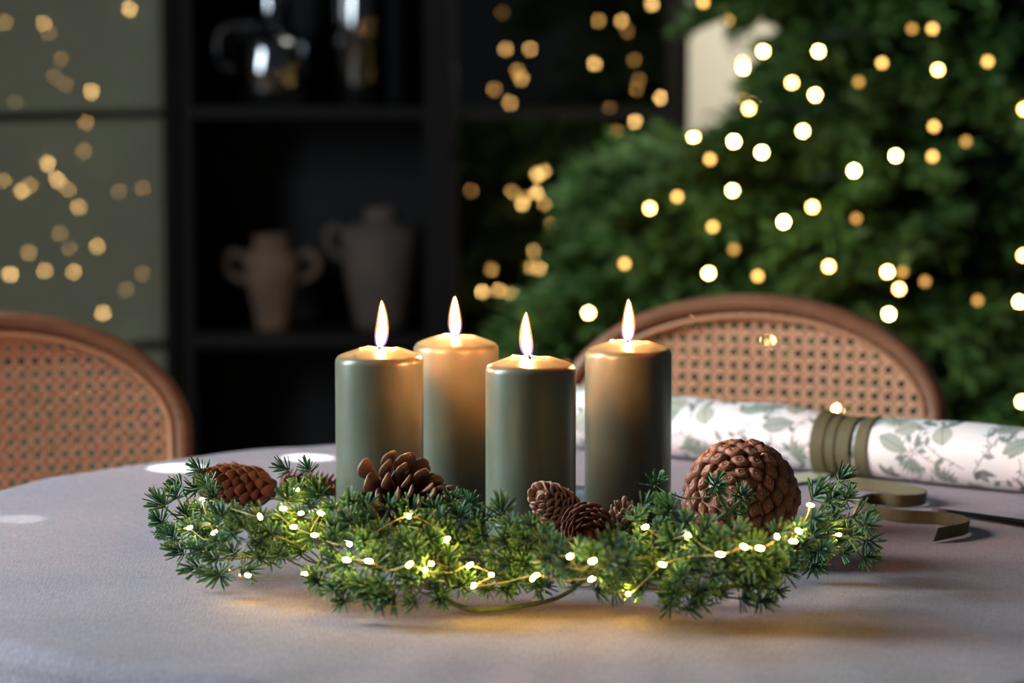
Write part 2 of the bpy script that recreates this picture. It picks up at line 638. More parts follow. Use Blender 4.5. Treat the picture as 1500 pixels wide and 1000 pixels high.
def candle(px, lip_y, yc, top_x, flame_top, lean, label, seed):
    rnd = random.Random(seed)
    front = at_y(px, lip_y, yc - 0.033)
    c = at_y(px, lip_y, yc)
    base = Vector((c.x, yc, PLZ + 0.0003))
    h = front.z - base.z
    R = 0.035
    t = empty('pillar_candle', base, label, 'candle', 'lit pillar candles on the plate')
    p1, p2 = rnd.uniform(0, 6), rnd.uniform(0, 6)

    def jit(p, a, i):
        r = math.hypot(p.x, p.y)
        if p.z > h - 0.002:
            k = min(1, (p.z - h + 0.002) / 0.004)
            p = p + Vector((0, 0, k * 0.0005 * math.sin(3 * a + p1) + k * 0.0003 * math.sin(7 * a + p2)))
        return p
    prof = [(0, 0), (R - 0.002, 0), (R, 0.002)]
    prof += [(R, 0.002 + (h - 0.008) * k / 8) for k in range(1, 9)]
    for k in range(1, 7):
        a = k / 6 * PI / 2 * 0.86
        prof.append((R - 0.0055 + 0.0055 * math.cos(a), h - 0.006 + 0.0062 * math.sin(a)))
    prof += [(0.0285, h + 0.0009), (0.025, h + 0.0020), (0.021, h + 0.0034), (0.0170, h + 0.0046), (0.0150, h + 0.0050), (0.0138, h + 0.0044), (0.0130, h + 0.0030), (0.0090, h + 0.0020), (0.0, h + 0.0018)]
    mb = MB()
    mb.lathe(prof, 72, jit=jit)
    mb.obj('wax_body', M_WAX, t)
    mb = MB()
    mb.lathe([(0.0, h + 0.0021), (0.0110, h + 0.0024), (0.0125, h + 0.0033), (0.0080, h + 0.0033), (0.0, h + 0.0034)], 40)
    mb.obj('melted_wax', M_MELT, t)
    # a small drip or ridge on the rim
    mb = MB()
    n = 10
    a0 = rnd.uniform(1.7, 3.4)
    pts = [Vector((0.0148 * math.cos(a0 + q * 0.09), 0.0148 * math.sin(a0 + q * 0.09), h + 0.0049)) for q in range(n)]
    mb.tube(pts, [0.0006 + 0.0009 * math.sin(PI * q / (n - 1)) for q in range(n)], 8)
    mb.obj('wax_ridge', M_MELT, t)
    dx = at_y(top_x, 500, yc).x - base.x
    wk = [Vector((dx * q, 0, h + 0.002 + 0.0095 * q)) for q in (0.0, 0.3, 0.65, 1.0)]
    mb = MB()
    mb.tube(wk, [0.0008, 0.0008, 0.0009, 0.0006], 8)
    mb.obj('wick', M_WICK, t)
    ztop = at_y(px, flame_top, yc).z - base.z
    z0 = h + 0.0062
    L = ztop - z0

    def fl(extra, zo, name, mat, par):
        mb = MB()
        sh = [(0.0, 0.0), (0.03, 0.45), (0.09, 0.74), (0.18, 0.92), (0.28, 1.0), (0.40, 0.97), (0.55, 0.84), (0.70, 0.64), (0.82, 0.43), (0.92, 0.22), (1.0, 0.02)]
        n = 20
        vs, ts, fs = [], [], []
        for q, w in sh:
            cx = dx * 0.8 + lean * 0.0014 * math.sin(q * PI * 0.9) + lean * 0.001 * q
            for k in range(n):
                a = 2 * PI * k / n
                r = max(0.0001, 0.0036 * w + (extra * (0.4 + 0.6 * w) if q < 1 else 0))
                vs.append((cx + r * math.cos(a), r * math.sin(a), z0 - zo + (L + 2 * zo) * q))
                ts.append(q)
        for i in range(len(sh) - 1):
            for k in range(n):
                l = (k + 1) % n
                fs.append((i * n + k, i * n + l, (i + 1) * n + l, (i + 1) * n + k))
        mb.add(vs, fs, ts)
        return mb.obj(name, mat, par)
    fo = fl(0.0, 0.0, 'flame', M_FLAME, t)
    fl(0.0018, 0.0010, 'flame_mantle', M_MANTLE, fo)
    return base, h


CAND = [candle(555.5, 526, 2.245, 557, 441, 1.0, 'lit sage green pillar candle behind the open-scaled pine cone', 1),
        candle(668.0, 507.7, 2.325, 667, 435, -0.3, 'lit green pillar candle set behind the gap between two other candles', 2),
        candle(777.5, 539.4, 2.183, 772, 458, -0.9, 'lit green pillar candle rising behind the small pale pine cone', 3),
        candle(920.5, 516.0, 2.275, 919, 439, 0.4, 'lit dark-sided green pillar candle beside the big round pine cone', 4)]


# ------------------------------------------------------------------ pine cones
def frame_from(zdir, ydir):
    z = Vector(zdir).normalized()
    y = Vector(ydir)
    y = (y - z * z.dot(y)).normalized()
    x = y.cross(z)
    return Matrix((x, y, z)).transposed()


def scale_mesh(name, mat, rings, n=8):
    """rings: (dist, half width, half thickness, lift, t)"""
    mb = MB()
    vs, ts, fs = [], [], []
    for (d, w, th, lift, t) in rings:
        for k in range(n):
            a = 2 * PI * k / n
            x = w * math.cos(a)
            y = th * math.sin(a) + lift - 0.18 * (x * x) / max(w, 1e-6)
            vs.append((x, y, d))
            ts.append(t)
    for i in range(len(rings) - 1):
        for k in range(n):
            l = (k + 1) % n
            fs.append((i * n + k, i * n + l, (i + 1) * n + l, (i + 1) * n + k))
    fs.append(tuple((len(rings) - 1) * n + k for k in range(n)))
    mb.add(vs, fs, ts)
    return mb.mesh(name, mat)


def knob_mesh(name, mat):
    """rhombic boss of a closed pine cone; local z points outward, unit half size"""
    mb = MB()
    n = 12
    vs, ts, fs = [], [], []
    rows = [(1.02, -0.55, 0.0), (1.0, 0.0, 0.15), (0.86, 0.28, 0.5), (0.60, 0.50, 0.66), (0.36, 0.58, 0.72), (0.28, 0.52, 0.35), (0.19, 0.58, 0.8), (0.07, 0.63, 1.0)]
    for r, z, t in rows:
        for k in range(n):
            a = 2 * PI * k / n
            rr = r / (abs(math.cos(a)) ** 1.35 + abs(math.sin(a)) ** 1.35) ** (1 / 1.35)
            ridge = 0.14 * abs(math.cos(a)) ** 6 * (1 - abs(r - 0.7)) if z > 0.1 else 0
            vs.append((rr * math.cos(a), rr * math.sin(a) * 0.86, z + ridge))
            ts.append(t)
    for i in range(len(rows) - 1):
        for k in range(n):
            l = (k + 1) % n
            fs.append((i * n + k, i * n + l, (i + 1) * n + l, (i + 1) * n + k))
    fs.append(tuple((len(rows) - 1) * n + k for k in range(n)))
    mb.add(vs, fs, ts)
    return mb.mesh(name, mat)


GA = PI * (3 - math.sqrt(5))


def cone_root(name, loc, axis, label, cat='pine cone'):
    t = empty(name, loc, label, cat)
    t.rotation_mode = 'QUATERNION'
    t.rotation_quaternion = Vector(axis).normalized().to_track_quat('Z', 'Y')
    return t


def put(par, me, M, pos, sc, name='scale'):
    o = bpy.data.objects.new(name, me)
    COL.objects.link(o)
    o.parent = par
    o.rotation_mode = 'QUATERNION'
    o.rotation_quaternion = M.to_quaternion()
    o.location = pos
    o.scale = sc if isinstance(sc, (tuple, list)) else (sc, sc, sc)
    return o


def shingle_cone(root, L, radf, n, me, opening, size, core_mat, s0=0.02, s1=0.99, core=0.8, jit=0.08, seed=0):
    """scales set in a golden spiral; axis = local z from base (0) to tip (L), centred"""
    rnd = random.Random(seed)
    mb = MB()
    prof = [(0.0, -L / 2)] + [(max(0.0005, radf(s) * core), (s - 0.5) * L) for s in [q / 12 for q in range(13)]] + [(0, L / 2)]
    mb.lathe(prof, 20)
    mb.obj('core', core_mat, root)
    # equal-area stepping along the axis
    S = np.linspace(s0, s1, 400)
    dens = np.array([max(radf(s), 0.002) for s in S])
    cum = np.cumsum(dens)
    cum /= cum[-1]
    for i in range(n):
        s = float(np.interp((i + 0.5) / n, cum, S))
        az = i * GA
        op = opening(s) + rnd.uniform(-jit, jit)
        rad = Vector((math.cos(az), math.sin(az), 0))
        d = Vector((0, 0, 1)) * math.cos(op) + rad * math.sin(op)
        up = Vector((0, 0, 1)) * math.sin(op) - rad * math.cos(op)      # adaxial face turns to the axis
        M = frame_from(d, up)
        pos = rad * radf(s) * core * 0.75 + Vector((0, 0, (s - 0.5) * L))
        put(root, me, M, pos, size(s) * rnd.uniform(0.92, 1.08))


# reddish spruce cone at the garland's end
sp_me = scale_mesh('spruce_scale', M_CONE_RED, [(0, 0.0018, 0.0008, 0, 0.0), (0.004, 0.0040, 0.0010, 0.0, 0.3), (0.0075, 0.0050, 0.0009, 0.0, 0.6), (0.0105, 0.0042, 0.0007, 0.0003, 0.8), (0.0128, 0.0022, 0.0005, 0.0006, 0.95), (0.0138, 0.0008, 0.0003, 0.0007, 1.0)])
pA = at_y(354, 711, 2.225)
rt = cone_root('spruce_cone', pA, (-0.93, -0.22, 0.16), 'reddish brown spruce cone with tight overlapping scales, at the garland end')
shingle_cone(rt, 0.054, lambda s: 0.0150 * (math.sin(PI * min(1, 0.16 + 0.80 * s)) ** 0.62), 86, sp_me, lambda s: 0.74 - 0.36 * s, lambda s: 1.14 - 0.42 * max(0, s - 0.6), M_CONE_RED, seed=3)

# slim spiky cone hidden behind the greenery
th_me = scale_mesh('thin_scale', M_CONE_THIN, [(0, 0.0012, 0.0006, 0, 0.0), (0.004, 0.0028, 0.0007, -0.0003, 0.4), (0.008, 0.0026, 0.0006, -0.001, 0.8), (0.0105, 0.0010, 0.0004, -0.0022, 1.0)])
pB = at_y(462, 712, 2.295)
rt = cone_root('slim_cone', pB, (1.0, -0.1, -0.10), 'slim orange-brown cone with curled spiky scales, half hidden by needles')
shingle_cone(rt, 0.058, lambda s: 0.0095 * (math.sin(PI * min(1, 0.2 + 0.72 * s)) ** 0.6), 84, th_me, lambda s: 1.0 - 0.35 * s, lambda s: 0.95 - 0.2 * s, M_CONE_THIN, seed=5)

# wide open pine cone in front of the first candle
op_me = scale_mesh('open_scale', M_CONE_OPEN, [(0, 0.0022, 0.0012, 0, 0.0), (0.007, 0.0034, 0.0012, 0.0, 0.25), (0.013, 0.0052, 0.0013, 0.0006, 0.5), (0.0175, 0.0066, 0.0016, 0.0012, 0.7), (0.0205, 0.0062, 0.0019, 0.0018, 0.85), (0.0228, 0.0044, 0.0015, 0.0022, 0.95), (0.0238, 0.0018, 0.0007, 0.0022, 1.0)], 10)
pC = at_y(600, 727, 2.11)
rt = cone_root('open_pine_cone', pC, (0.66, -0.68, -0.06), 'brown pine cone with wide open scales lying against a candle')
shingle_cone(rt, 0.066, lambda s: 0.0125 * (1 - 0.55 * s) + 0.001, 64, op_me, lambda s: 1.62 - 1.15 * s ** 0.8, lambda s: (1.22 - 0.45 * s), M_CONE_OPEN, core=0.75, jit=0.16, s0=0.06, seed=11)


def knob_cone(root, L, R, n, me, mat, knob, aspect, seed, s0=0.0, egg=0.12):
    rnd = random.Random(seed)

    def rad(s):
        u = 2 * s - 1
        return R * math.sqrt(max(0.0, 1 - u * u)) * (1 - egg * u)
    mb = MB()
    mb.lathe([(max(0.0003, rad(q / 24) * 0.9), (q / 24 - 0.5) * L * 0.93) for q in range(25)], 32)
    mb.obj('core', mat, root)
    S = np.linspace(s0, 1, 600)
    dens = np.array([math.hypot(R * 0.9, 0.3 * L) * 1.0 for s in S])
    # area per unit s of an ellipsoid is close to constant for a sphere
    cum = np.cumsum(dens)
    cum /= cum[-1]
    for i in range(n):
        s = float(np.interp((i + 0.5) / n, cum, S))
        az = i * GA
        u = 2 * s - 1
        e = Vector((math.cos(az), math.sin(az), 0))
        pos = e * rad(s) * 0.93 + Vector((0, 0, u * L / 2 * 0.93))
        nrm = (e * rad(s) / (R * R) + Vector((0, 0, u * L / 2)) / (L * L / 4)).normalized()
        nrm = (nrm + Vector((0, 0, 0.16))).normalized()
        tang = Vector((0, 0, 1)).cross(e)
        M = frame_from(nrm, nrm.cross(tang))
        k = knob * rnd.uniform(0.92, 1.1) * (1 - 0.30 * max(0, s - 0.72) / 0.28)
        put(root, me, M, pos, (k * aspect, k, k * rnd.uniform(0.85, 1.2)))


kn_big = knob_mesh('boss', M_CONE_BIG)
pG = at_y(1083, 729, 2.125)
rt = cone_root('large_pine_cone', pG, (-0.30, -0.86, 0.10), 'large round closed brown pine cone with knobbly bosses, on the garland', 'pine cone')
knob_cone(rt, 0.080, 0.0425, 150, kn_big, M_CONE_BIG, 0.0071, 1.14, 21)

kn_pale = knob_mesh('pale_boss', M_CONE_PALE)
pD = at_y(812, 740, 2.085)
rt = cone_root('small_pine_cone', pD, (-0.55, -0.62, 0.52), 'small pale pinkish brown closed pine cone leaning on a candle')
pl_me = scale_mesh('pale_scale', M_CONE_PALE, [(0, 0.0016, 0.0010, 0, 0.0), (0.004, 0.0036, 0.0013, 0.0, 0.35), (0.0072, 0.0050, 0.0014, -0.0002, 0.65), (0.0095, 0.0044, 0.0012, 0.0002, 0.85), (0.0112, 0.0014, 0.0008, 0.0006, 1.0)])
shingle_cone(rt, 0.040, lambda s: 0.0145 * (math.sin(PI * min(1, 0.22 + 0.74 * s)) ** 0.6), 96, pl_me, lambda s: 0.95 - 0.55 * s, lambda s: 0.95 - 0.45 * max(0, s - 0.5), M_CONE_PALE, seed=8)

dk_me = scale_mesh('dark_scale', M_CONE_DARK, [(0, 0.0018, 0.0007, 0, 0.0), (0.005, 0.0040, 0.0007, 0.0, 0.35), (0.009, 0.0058, 0.0007, 0.0005, 0.65), (0.012, 0.0056, 0.0006, 0.0013, 0.88), (0.0135, 0.0034, 0.0005, 0.0018, 1.0), (0.0139, 0.0012, 0.0003, 0.0018, 1.0)], 10)
pE = at_y(862, 776, 2.045)
rt = cone_root('dark_larch_cone', pE, (0.06, -0.98, -0.02), 'dark chestnut cone showing its rosette of rounded scales')
shingle_cone(rt, 0.036, lambda s: 0.0110 * (math.sin(PI * min(1, 0.24 + 0.74 * s)) ** 0.6), 64, dk_me, lambda s: 1.45 - 0.85 * s, lambda s: 1.0 - 0.45 * max(0, s - 0.35), M_CONE_DARK, seed=9)

pF = at_y(911, 768, 2.105)
fk_me = scale_mesh('upright_scale', M_CONE_PALE, [(0, 0.0014, 0.0010, 0, 0.0), (0.005, 0.0024, 0.0013, 0.0, 0.3), (0.009, 0.0032, 0.0015, 0, 0.6), (0.012, 0.0028, 0.0013, 0.0003, 0.85), (0.0138, 0.0011, 0.0006, 0.0006, 1.0)])
rt = cone_root('little_open_cone', pF, (0.12, -0.25, 0.95), 'little brown cone with upright scales beside the dark rosette cone')
shingle_cone(rt, 0.026, lambda s: 0.0088 * (math.sin(PI * min(1, 0.28 + 0.68 * s)) ** 0.6), 46, fk_me, lambda s: 0.95 - 0.5 * s, lambda s: 0.95 - 0.25 * s, M_CONE_PALE, seed=10)

# ------------------------------------------------------------------ evergreen garland
UPPER = [(228, 768), (250, 718), (300, 694), (325, 748), (345, 752), (400, 748), (450, 712), (480, 728), (540, 742), (600, 748), (690, 730), (720, 752), (770, 762), (800, 790), (860, 812), (905, 800), (930, 752), (965, 738), (1000, 752), (1045, 778), (1100, 790), (1160, 778), (1195, 735), (1225, 708), (1250, 752), (1278, 790)]
LOWER = [(228, 775), (260, 822), (320, 850), (400, 842), (440, 846), (490, 880), (540, 886), (610, 886), (660, 874), (720, 868), (800, 866), (900, 866), (940, 874), (1000, 896), (1060, 878), (1115, 884), (1160, 842), (1215, 815), (1278, 822)]
HMAX = [(228, 0.040), (320, 0.052), (500, 0.058), (800, 0.050), (950, 0.056), (1150, 0.050), (1225, 0.056), (1280, 0.030)]


def mound(px, py, lift=0.0):
    yu, yl = lerp_tab(UPPER, px), lerp_tab(LOWER, px)
    t = max(0.0, min(1.0, (yl - py) / max(20, yl - yu)))
    z = TZ + 0.0125 + lerp_tab(HMAX, px) * t ** 0.85 + lift
    return at_z(px, py, z), t


def tuft_mesh(name, n, ln, seed, spread):
    rnd = random.Random(seed)
    mb = MB()
    for i in range(n):
        q = (i + 0.5) / n
        pol = (0.10 + spread * q ** 0.75) + rnd.uniform(-0.14, 0.14)
        az = i * GA + rnd.uniform(-0.2, 0.2)
        d = Vector((math.sin(pol) * math.cos(az), math.sin(pol) * math.sin(az), math.cos(pol)))
        L = ln * rnd.uniform(0.78, 1.12)
        base = Vector((0, 0, ln * 0.45 * (1 - q)))
        side = d.cross(Vector((rnd.uniform(-1, 1), rnd.uniform(-1, 1), rnd.uniform(-1, 1)))).normalized()
        nr = d.cross(side)
        bendv = nr * (L * rnd.uniform(-0.12, 0.12))
        w = 0.00088
        vs, ts = [], []
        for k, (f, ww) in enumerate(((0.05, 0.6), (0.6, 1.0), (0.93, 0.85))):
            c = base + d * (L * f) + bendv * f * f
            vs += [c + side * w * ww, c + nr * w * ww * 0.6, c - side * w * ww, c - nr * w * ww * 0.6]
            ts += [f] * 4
        vs.append(base + d * L + bendv)
        ts.append(1.0)
        fs = []
        for r in range(2):
            for k in range(4):
                l = (k + 1) % 4
                fs.append((r * 4 + k, r * 4 + l, r * 4 + 4 + l, r * 4 + 4 + k))
        for k in range(4):
            fs.append((8 + k, 8 + (k + 1) % 4, 12))
        mb.add(vs, fs, ts)
    return mb


tufts = [tuft_mesh('tuft', 27, 0.0128, s, 1.40) for s in range(4)] + [tuft_mesh('tuft', 32, 0.0118, s, 1.7) for s in range(4, 6)] + [tuft_mesh('tuft', 24, 0.0145, s, 1.0) for s in range(6, 8)]
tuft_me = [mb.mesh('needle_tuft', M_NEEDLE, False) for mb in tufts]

G0 = Vector((0.0, 2.05, TZ))
garland = empty('evergreen_garland', G0, 'artificial green larch garland curving in front of the candles', 'garland')
rnd = random.Random(42)
spots = [(1046, 714), (1086, 730), (1072, 750), (1226, 704), (1214, 735), (1246, 757), (1268, 792), (1262, 815), (1188, 732), (240, 768), (262, 730), (300, 693), (455, 692), (272, 812), (323, 842), (610, 884), (1008, 893), (1112, 878), (505, 880), (1198, 806), (1232, 812), (690, 742), (640, 748), (540, 745), (425, 690), (960, 712), (940, 742), (985, 752)]
SPECIAL = len(spots)
tries = 0
while len(spots) < 205 and tries < 26000:
    tries += 1
    px = rnd.uniform(232, 1276)
    yu, yl = lerp_tab(UPPER, px), lerp_tab(LOWER, px)
    py = rnd.uniform(yu, yl)
    if 655 < px < 850 and py > 862:
        continue
    if 340 < px < 470 and py > 822:
        continue
    md = 25 if tries < 12000 else 21
    if all((px - a) ** 2 + (py - b) ** 2 * 1.25 > md * md for a, b in spots):
        spots.append((px, py))
TW = []
for i, (px, py) in enumerate(spots):
    P, t = mound(px, py)
    if i < 3:                      # shoots in front of the large cone
        P = at_y(px, py, 2.045 + 0.01 * i)
    d = Vector((rnd.gauss(0, 0.5) + (px - 750) / 900, -0.62 + rnd.gauss(0, 0.35), 0.18 + 0.75 * t + rnd.gauss(0, 0.3))).normalized()
    if P.z < TZ + 0.022 and d.z < 0.05:
        d.z = 0.08
        d.normalize()
    me = tuft_me[rnd.randrange(len(tuft_me))]
    o = bpy.data.objects.new('needle_tuft', me)
    COL.objects.link(o)
    o.parent = garland
    o.rotation_mode = 'QUATERNION'
    o.rotation_quaternion = d.to_track_quat('Z', 'Y') @ Quaternion((0, 0, 1), rnd.uniform(0, 6.28))
    sc = rnd.uniform(0.78, 1.12)
    o.scale = (sc, sc, sc)
    o.location = P - G0
    TW.append((P, d))

# denser, unlit inner growth
mb = MB()
for i in range(70):
    px = rnd.uniform(262, 1250)
    yu, yl = lerp_tab(UPPER, px), lerp_tab(LOWER, px)
    py = yl + (yu - yl) * rnd.uniform(0.12, 0.8)
    P, t = mound(px, py)
    P = P + Vector((rnd.gauss(0, 0.004), rnd.uniform(0.008, 0.05), -rnd.uniform(0.0, 0.018)))
    P.z = max(P.z, TZ + 0.012)
    d = Vector((rnd.gauss(0, 0.6), rnd.gauss(-0.2, 0.5), 0.35 + rnd.gauss(0, 0.4))).normalized()
    if d.z < 0:
        d.z = 0.05
    M = d.to_track_quat('Z', 'Y').to_matrix()
    src = tufts[i % len(tufts)]
    mb.add([M @ Vector(v) + P - G0 for v in src.v], src.f, src.t)
for (cp, lo_) in ((pA, 0.020), (pB, 0.016), (pC, 0.030), (pD, 0.022), (pE, 0.018), (pF, 0.016)):    # growth that carries the cones
    for k_ in range(11):
        zt = cp.z - lo_
        P = Vector((cp.x + rnd.uniform(-0.024, 0.024), cp.y + rnd.uniform(-0.018, 0.014), max(TZ + 0.0125, TZ + (zt - TZ) * rnd.uniform(0.2, 0.62))))
        if math.hypot(P.x - PC.x, P.y - PC.y) < 0.185:
            P.z = max(P.z, TZ + 0.026)
        d = Vector((rnd.gauss(0, 0.8), rnd.gauss(-0.3, 0.6), 0.25 + abs(rnd.gauss(0, 0.3)))).normalized()
        M = d.to_track_quat('Z', 'Y').to_matrix()
        src = tufts[k_ % len(tufts)]
        mb.add([M @ Vector(v) * 0.78 + P - G0 for v in src.v], src.f, src.t)
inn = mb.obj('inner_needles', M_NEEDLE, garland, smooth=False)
inn['kind'] = 'stuff'

# main stems and the twigs that carry the tufts
STEMS = [[(262, 770), (330, 770), (420, 760), (520, 770), (640, 790), (760, 800), (880, 825), (1000, 810)],
         [(270, 800), (350, 815), (450, 800), (560, 835), (680, 820), (800, 835)],
         [(640, 868), (664, 884), (700, 893), (760, 888), (815, 876), (848, 856), (872, 838)],
         [(860, 840), (940, 832), (1010, 812), (1080, 815), (1150, 795), (1215, 775), (1262, 800)],
         [(880, 850), (950, 855), (1000, 868), (1060, 862), (1120, 860)],
         [(470, 830), (530, 855), (600, 862), (660, 850)],
         [(1060, 785), (1066, 755), (1052, 725)], [(1050, 762), (1075, 742), (1092, 726)],
         [(1190, 790), (1206, 750), (1222, 712)], [(430, 770), (470, 750), (520, 737), (560, 742)]]
stem_pts = []
for si, pts in enumerate(STEMS):
    pp = []
    for (px, py) in pts:
        if si == 2:
            P = at_z(px, py, TZ + 0.0035 + (0.012 if px > 840 else 0.0) + (0.008 if px < 650 else 0))
        elif si in (6, 7):
            P = at_y(px, py, 2.05)
        else:
            P, t = mound(px, py, -0.006)
            P = P + Vector((0, 0.008, 0))
            P.z = max(P.z, TZ + 0.004)
        pp.append(P - G0)
    cv = catmull(pp, 6)
    stem_pts.append(cv)
smb = []
for cv in stem_pts:
    mb = MB()
    mb.tube(cv, [0.0021 - 0.0008 * k / len(cv) for k in range(len(cv))], 7)
    smb.append(mb)
for P, d in TW:
    q = P - G0
    best = min(((q - s).length, a, b) for a, cv in enumerate(stem_pts) for b, s in enumerate(cv) if a != 2)
    s = stem_pts[best[1]][best[2]]
    if best[0] > 0.085:
        continue
    mid = (q + s) * 0.5 - d * 0.25 * best[0]
    mid.z = max(mid.z, 0.003)
    smb[best[1]].tube(catmull([s, mid, q + d * 0.002], 3), 0.0007, 5)
for mb in smb:
    mb.obj('stem', M_STEM, garland)

# ------------------------------------------------------------------ light string in the garland
ls = empty('fairy_light_string', G0 + Vector((0, -0.02, 0)), 'string of small warm white lights on pale wire wound through the garland', 'string lights')
L0 = ls.location.copy()
PATHS = [[(350, 845), (363, 843), (400, 848), (446, 841), (488, 828), (515, 820), (540, 822), (570, 835), (600, 827), (623, 835), (660, 838), (688, 828), (720, 842), (694, 858), (740, 852), (785, 843), (825, 850), (867, 848), (895, 862), (920, 870), (945, 850), (970, 827), (1010, 815), (1055, 812), (1090, 801), (1113, 803), (1140, 790), (1170, 778), (1200, 785), (1228, 783)],
         [(314, 780), (297, 732), (340, 745), (381, 757), (404, 752), (430, 772), (461, 784), (495, 797), (530, 790), (565, 770), (598, 756), (632, 768), (655, 790), (640, 824), (688, 832)],
         [(441, 752), (415, 745), (434, 717), (420, 702)], [(470, 752), (461, 766), (455, 778)],
         [(945, 772), (975, 790), (1008, 784), (1030, 800), (1055, 812)], [(868, 822), (850, 835), (835, 815)],
         [(1187, 740), (1180, 760), (1162, 793)], [(278, 773), (300, 790), (314, 780)]]
wire = MB()
BULBS = [(297, 732), (314, 780), (278, 773), (381, 757), (415, 745), (434, 717), (430, 772), (470, 752), (461, 784), (363, 843), (446, 841), (540, 822), (598, 756), (600, 827), (623, 835), (632, 826), (688, 828), (720, 842), (694, 858), (785, 843), (867, 848), (970, 827), (920, 870), (1008, 784), (945, 772), (1055, 812), (1090, 801), (1113, 803), (1170, 778), (1162, 793), (1228, 783), (1187, 740), (868, 822), (441, 752), (512, 797), (508, 820), (655, 790), (835, 815), (1138, 786), (780, 848)]


def lightpos(px, py, pull=0.005):
    P, t = mound(px, py, 0.004)
    v = (CAM - P).normalized()
    P = P + v * pull + v * 0.006 * math.sin(px * 7.3 + py * 3.1)
    P.z = max(P.z, TZ + 0.0035)
    return P - L0


for pth in PATHS:
    wire.tube(catmull([lightpos(q[0], q[1], 0.008 if (q[0] < 480) else (0.002 if q in BULBS else -0.012)) for q in pth], 6), 0.00042, 6)
wire.obj('wire', M_COPPER, ls)
bm_ = MB()
bm_.lathe([(0.0, -0.0026), (0.0008, -0.0022), (0.00125, -0.0008), (0.00125, 0.0008), (0.0008, 0.0022), (0.0, 0.0026)], 10)
bulb_me = bm_.mesh('bulb', M_BULB)
for px, py in BULBS:
    o = bpy.data.objects.new('bulb', bulb_me)
    COL.objects.link(o)
    o.parent = ls
    o.location = lightpos(px, py) + Vector((0, -0.001, 0.0004))
    o.rotation_euler = (rnd.uniform(0.6, 2.2), rnd.uniform(0, 3), rnd.uniform(0, 3))
mb = MB()
q = lightpos(346, 845)
mb.tube([q + Vector((-0.004, 0, 0.008)), q + Vector((-0.002, 0, 0.003)), q + Vector((0.001, 0, -0.0005))], [0.0018, 0.0030, 0.0028], 14)
mb.obj('end_cap', M_CLEAR, ls)

# ------------------------------------------------------------------ roll of wrapping paper
RA = Vector((0.060, 2.745, 0))
RB = Vector((0.610, 2.340, 0))
RL = (RB - RA).length
RU = (RB - RA).normalized()
RN = Vector((RU.y, -RU.x, 0))       # towards the camera
if RN.y > 0:
    RN = -RN


def u_of_px(px):
    best = min(((abs(750 + F * (RA + RU * u).x / (RA + RU * u).y - px)), u) for u in np.linspace(0, RL, 700))
    return best[1]


U0, U1 = u_of_px(1216), u_of_px(1288)
UM = (U0 + U1) / 2


def roll_r(u):
    dent = 0.0044 * math.exp(-((u - UM) / 0.045) ** 2)
    return 0.0292 - 0.0008 * (u / RL) - dent + 0.0006 * math.sin(u * 23 + 1) + 0.0003 * math.sin(u * 61)


# print: leaves, blossoms and vines drawn on a grid of u x angle
NU, NV = 820, 220
CIRC = 2 * PI * 0.0285
img = np.ones((NV, NU, 3)) * np.array(srgb(236, 236, 234)[:3])
uu, vv = np.meshgrid(np.linspace(0, RL, NU), np.linspace(0, CIRC, NV, endpoint=False))


def wrapd(v0):
    d = vv - v0
    return (d + CIRC / 2) % CIRC - CIRC / 2


def paint(mask, col, k, w_):
    mm = np.clip(mask, 0, 1)[..., None] * k
    img[:, w_] = img[:, w_] * (1 - mm) + np.array(col[:3]) * mm


C_G1, C_G2, C_G3, C_DK = srgb(150, 166, 152), srgb(124, 138, 130), srgb(176, 186, 168), srgb(98, 104, 104)


def window(u_lo, u_hi):
    a = int(max(0, math.floor(u_lo / RL * (NU - 1)) - 1))
    b = int(min(NU, math.ceil(u_hi / RL * (NU - 1)) + 2))
    return slice(a, max(a, b))


def leaf(u0, v0, L, W, ang, col, veins=True):
    w_ = window(u0 - L * 1.1, u0 + L * 1.1)
    if w_.start >= w_.stop:
        return
    du, dv = uu[:, w_] - u0, wrapd(v0)[:, w_]
    x = du * math.cos(ang) + dv * math.sin(ang)
    y = -du * math.sin(ang) + dv * math.cos(ang)
    s = np.clip(x / L, -0.1, 1.1)
    w = W * np.sin(PI * np.clip(s, 0, 1) ** 0.8)
    ins = ((s > 0) & (s < 1) & (np.abs(y) < w)).astype(float)
    paint(ins, col, 0.95, w_)
    if veins:
        paint(ins * (np.abs(y) < 0.0006), C_DK, 0.6, w_)
        paint(ins * (np.sin((x - np.abs(y) * 1.1) * 2 * PI / 0.0030) > 0.72), C_DK, 0.30, w_)
        paint(ins * (np.abs(np.abs(y) - w) < 0.0006), C_DK, 0.5, w_)


def vine(pts, wd=0.00055):
    for (a, b), (c, d) in zip(pts, pts[1:]):
        w_ = window(min(a, c) - 0.002, max(a, c) + 0.002)
        if w_.start >= w_.stop:
            continue
        du, dv = uu[:, w_] - a, wrapd(b)[:, w_]
        ex, ey = c - a, d - b
        ll = ex * ex + ey * ey + 1e-12
        t = np.clip((du * ex + dv * ey) / ll, 0, 1)
        dist = np.hypot(du - t * ex, dv - t * ey)
        paint((dist < wd).astype(float), C_DK, 0.75, w_)


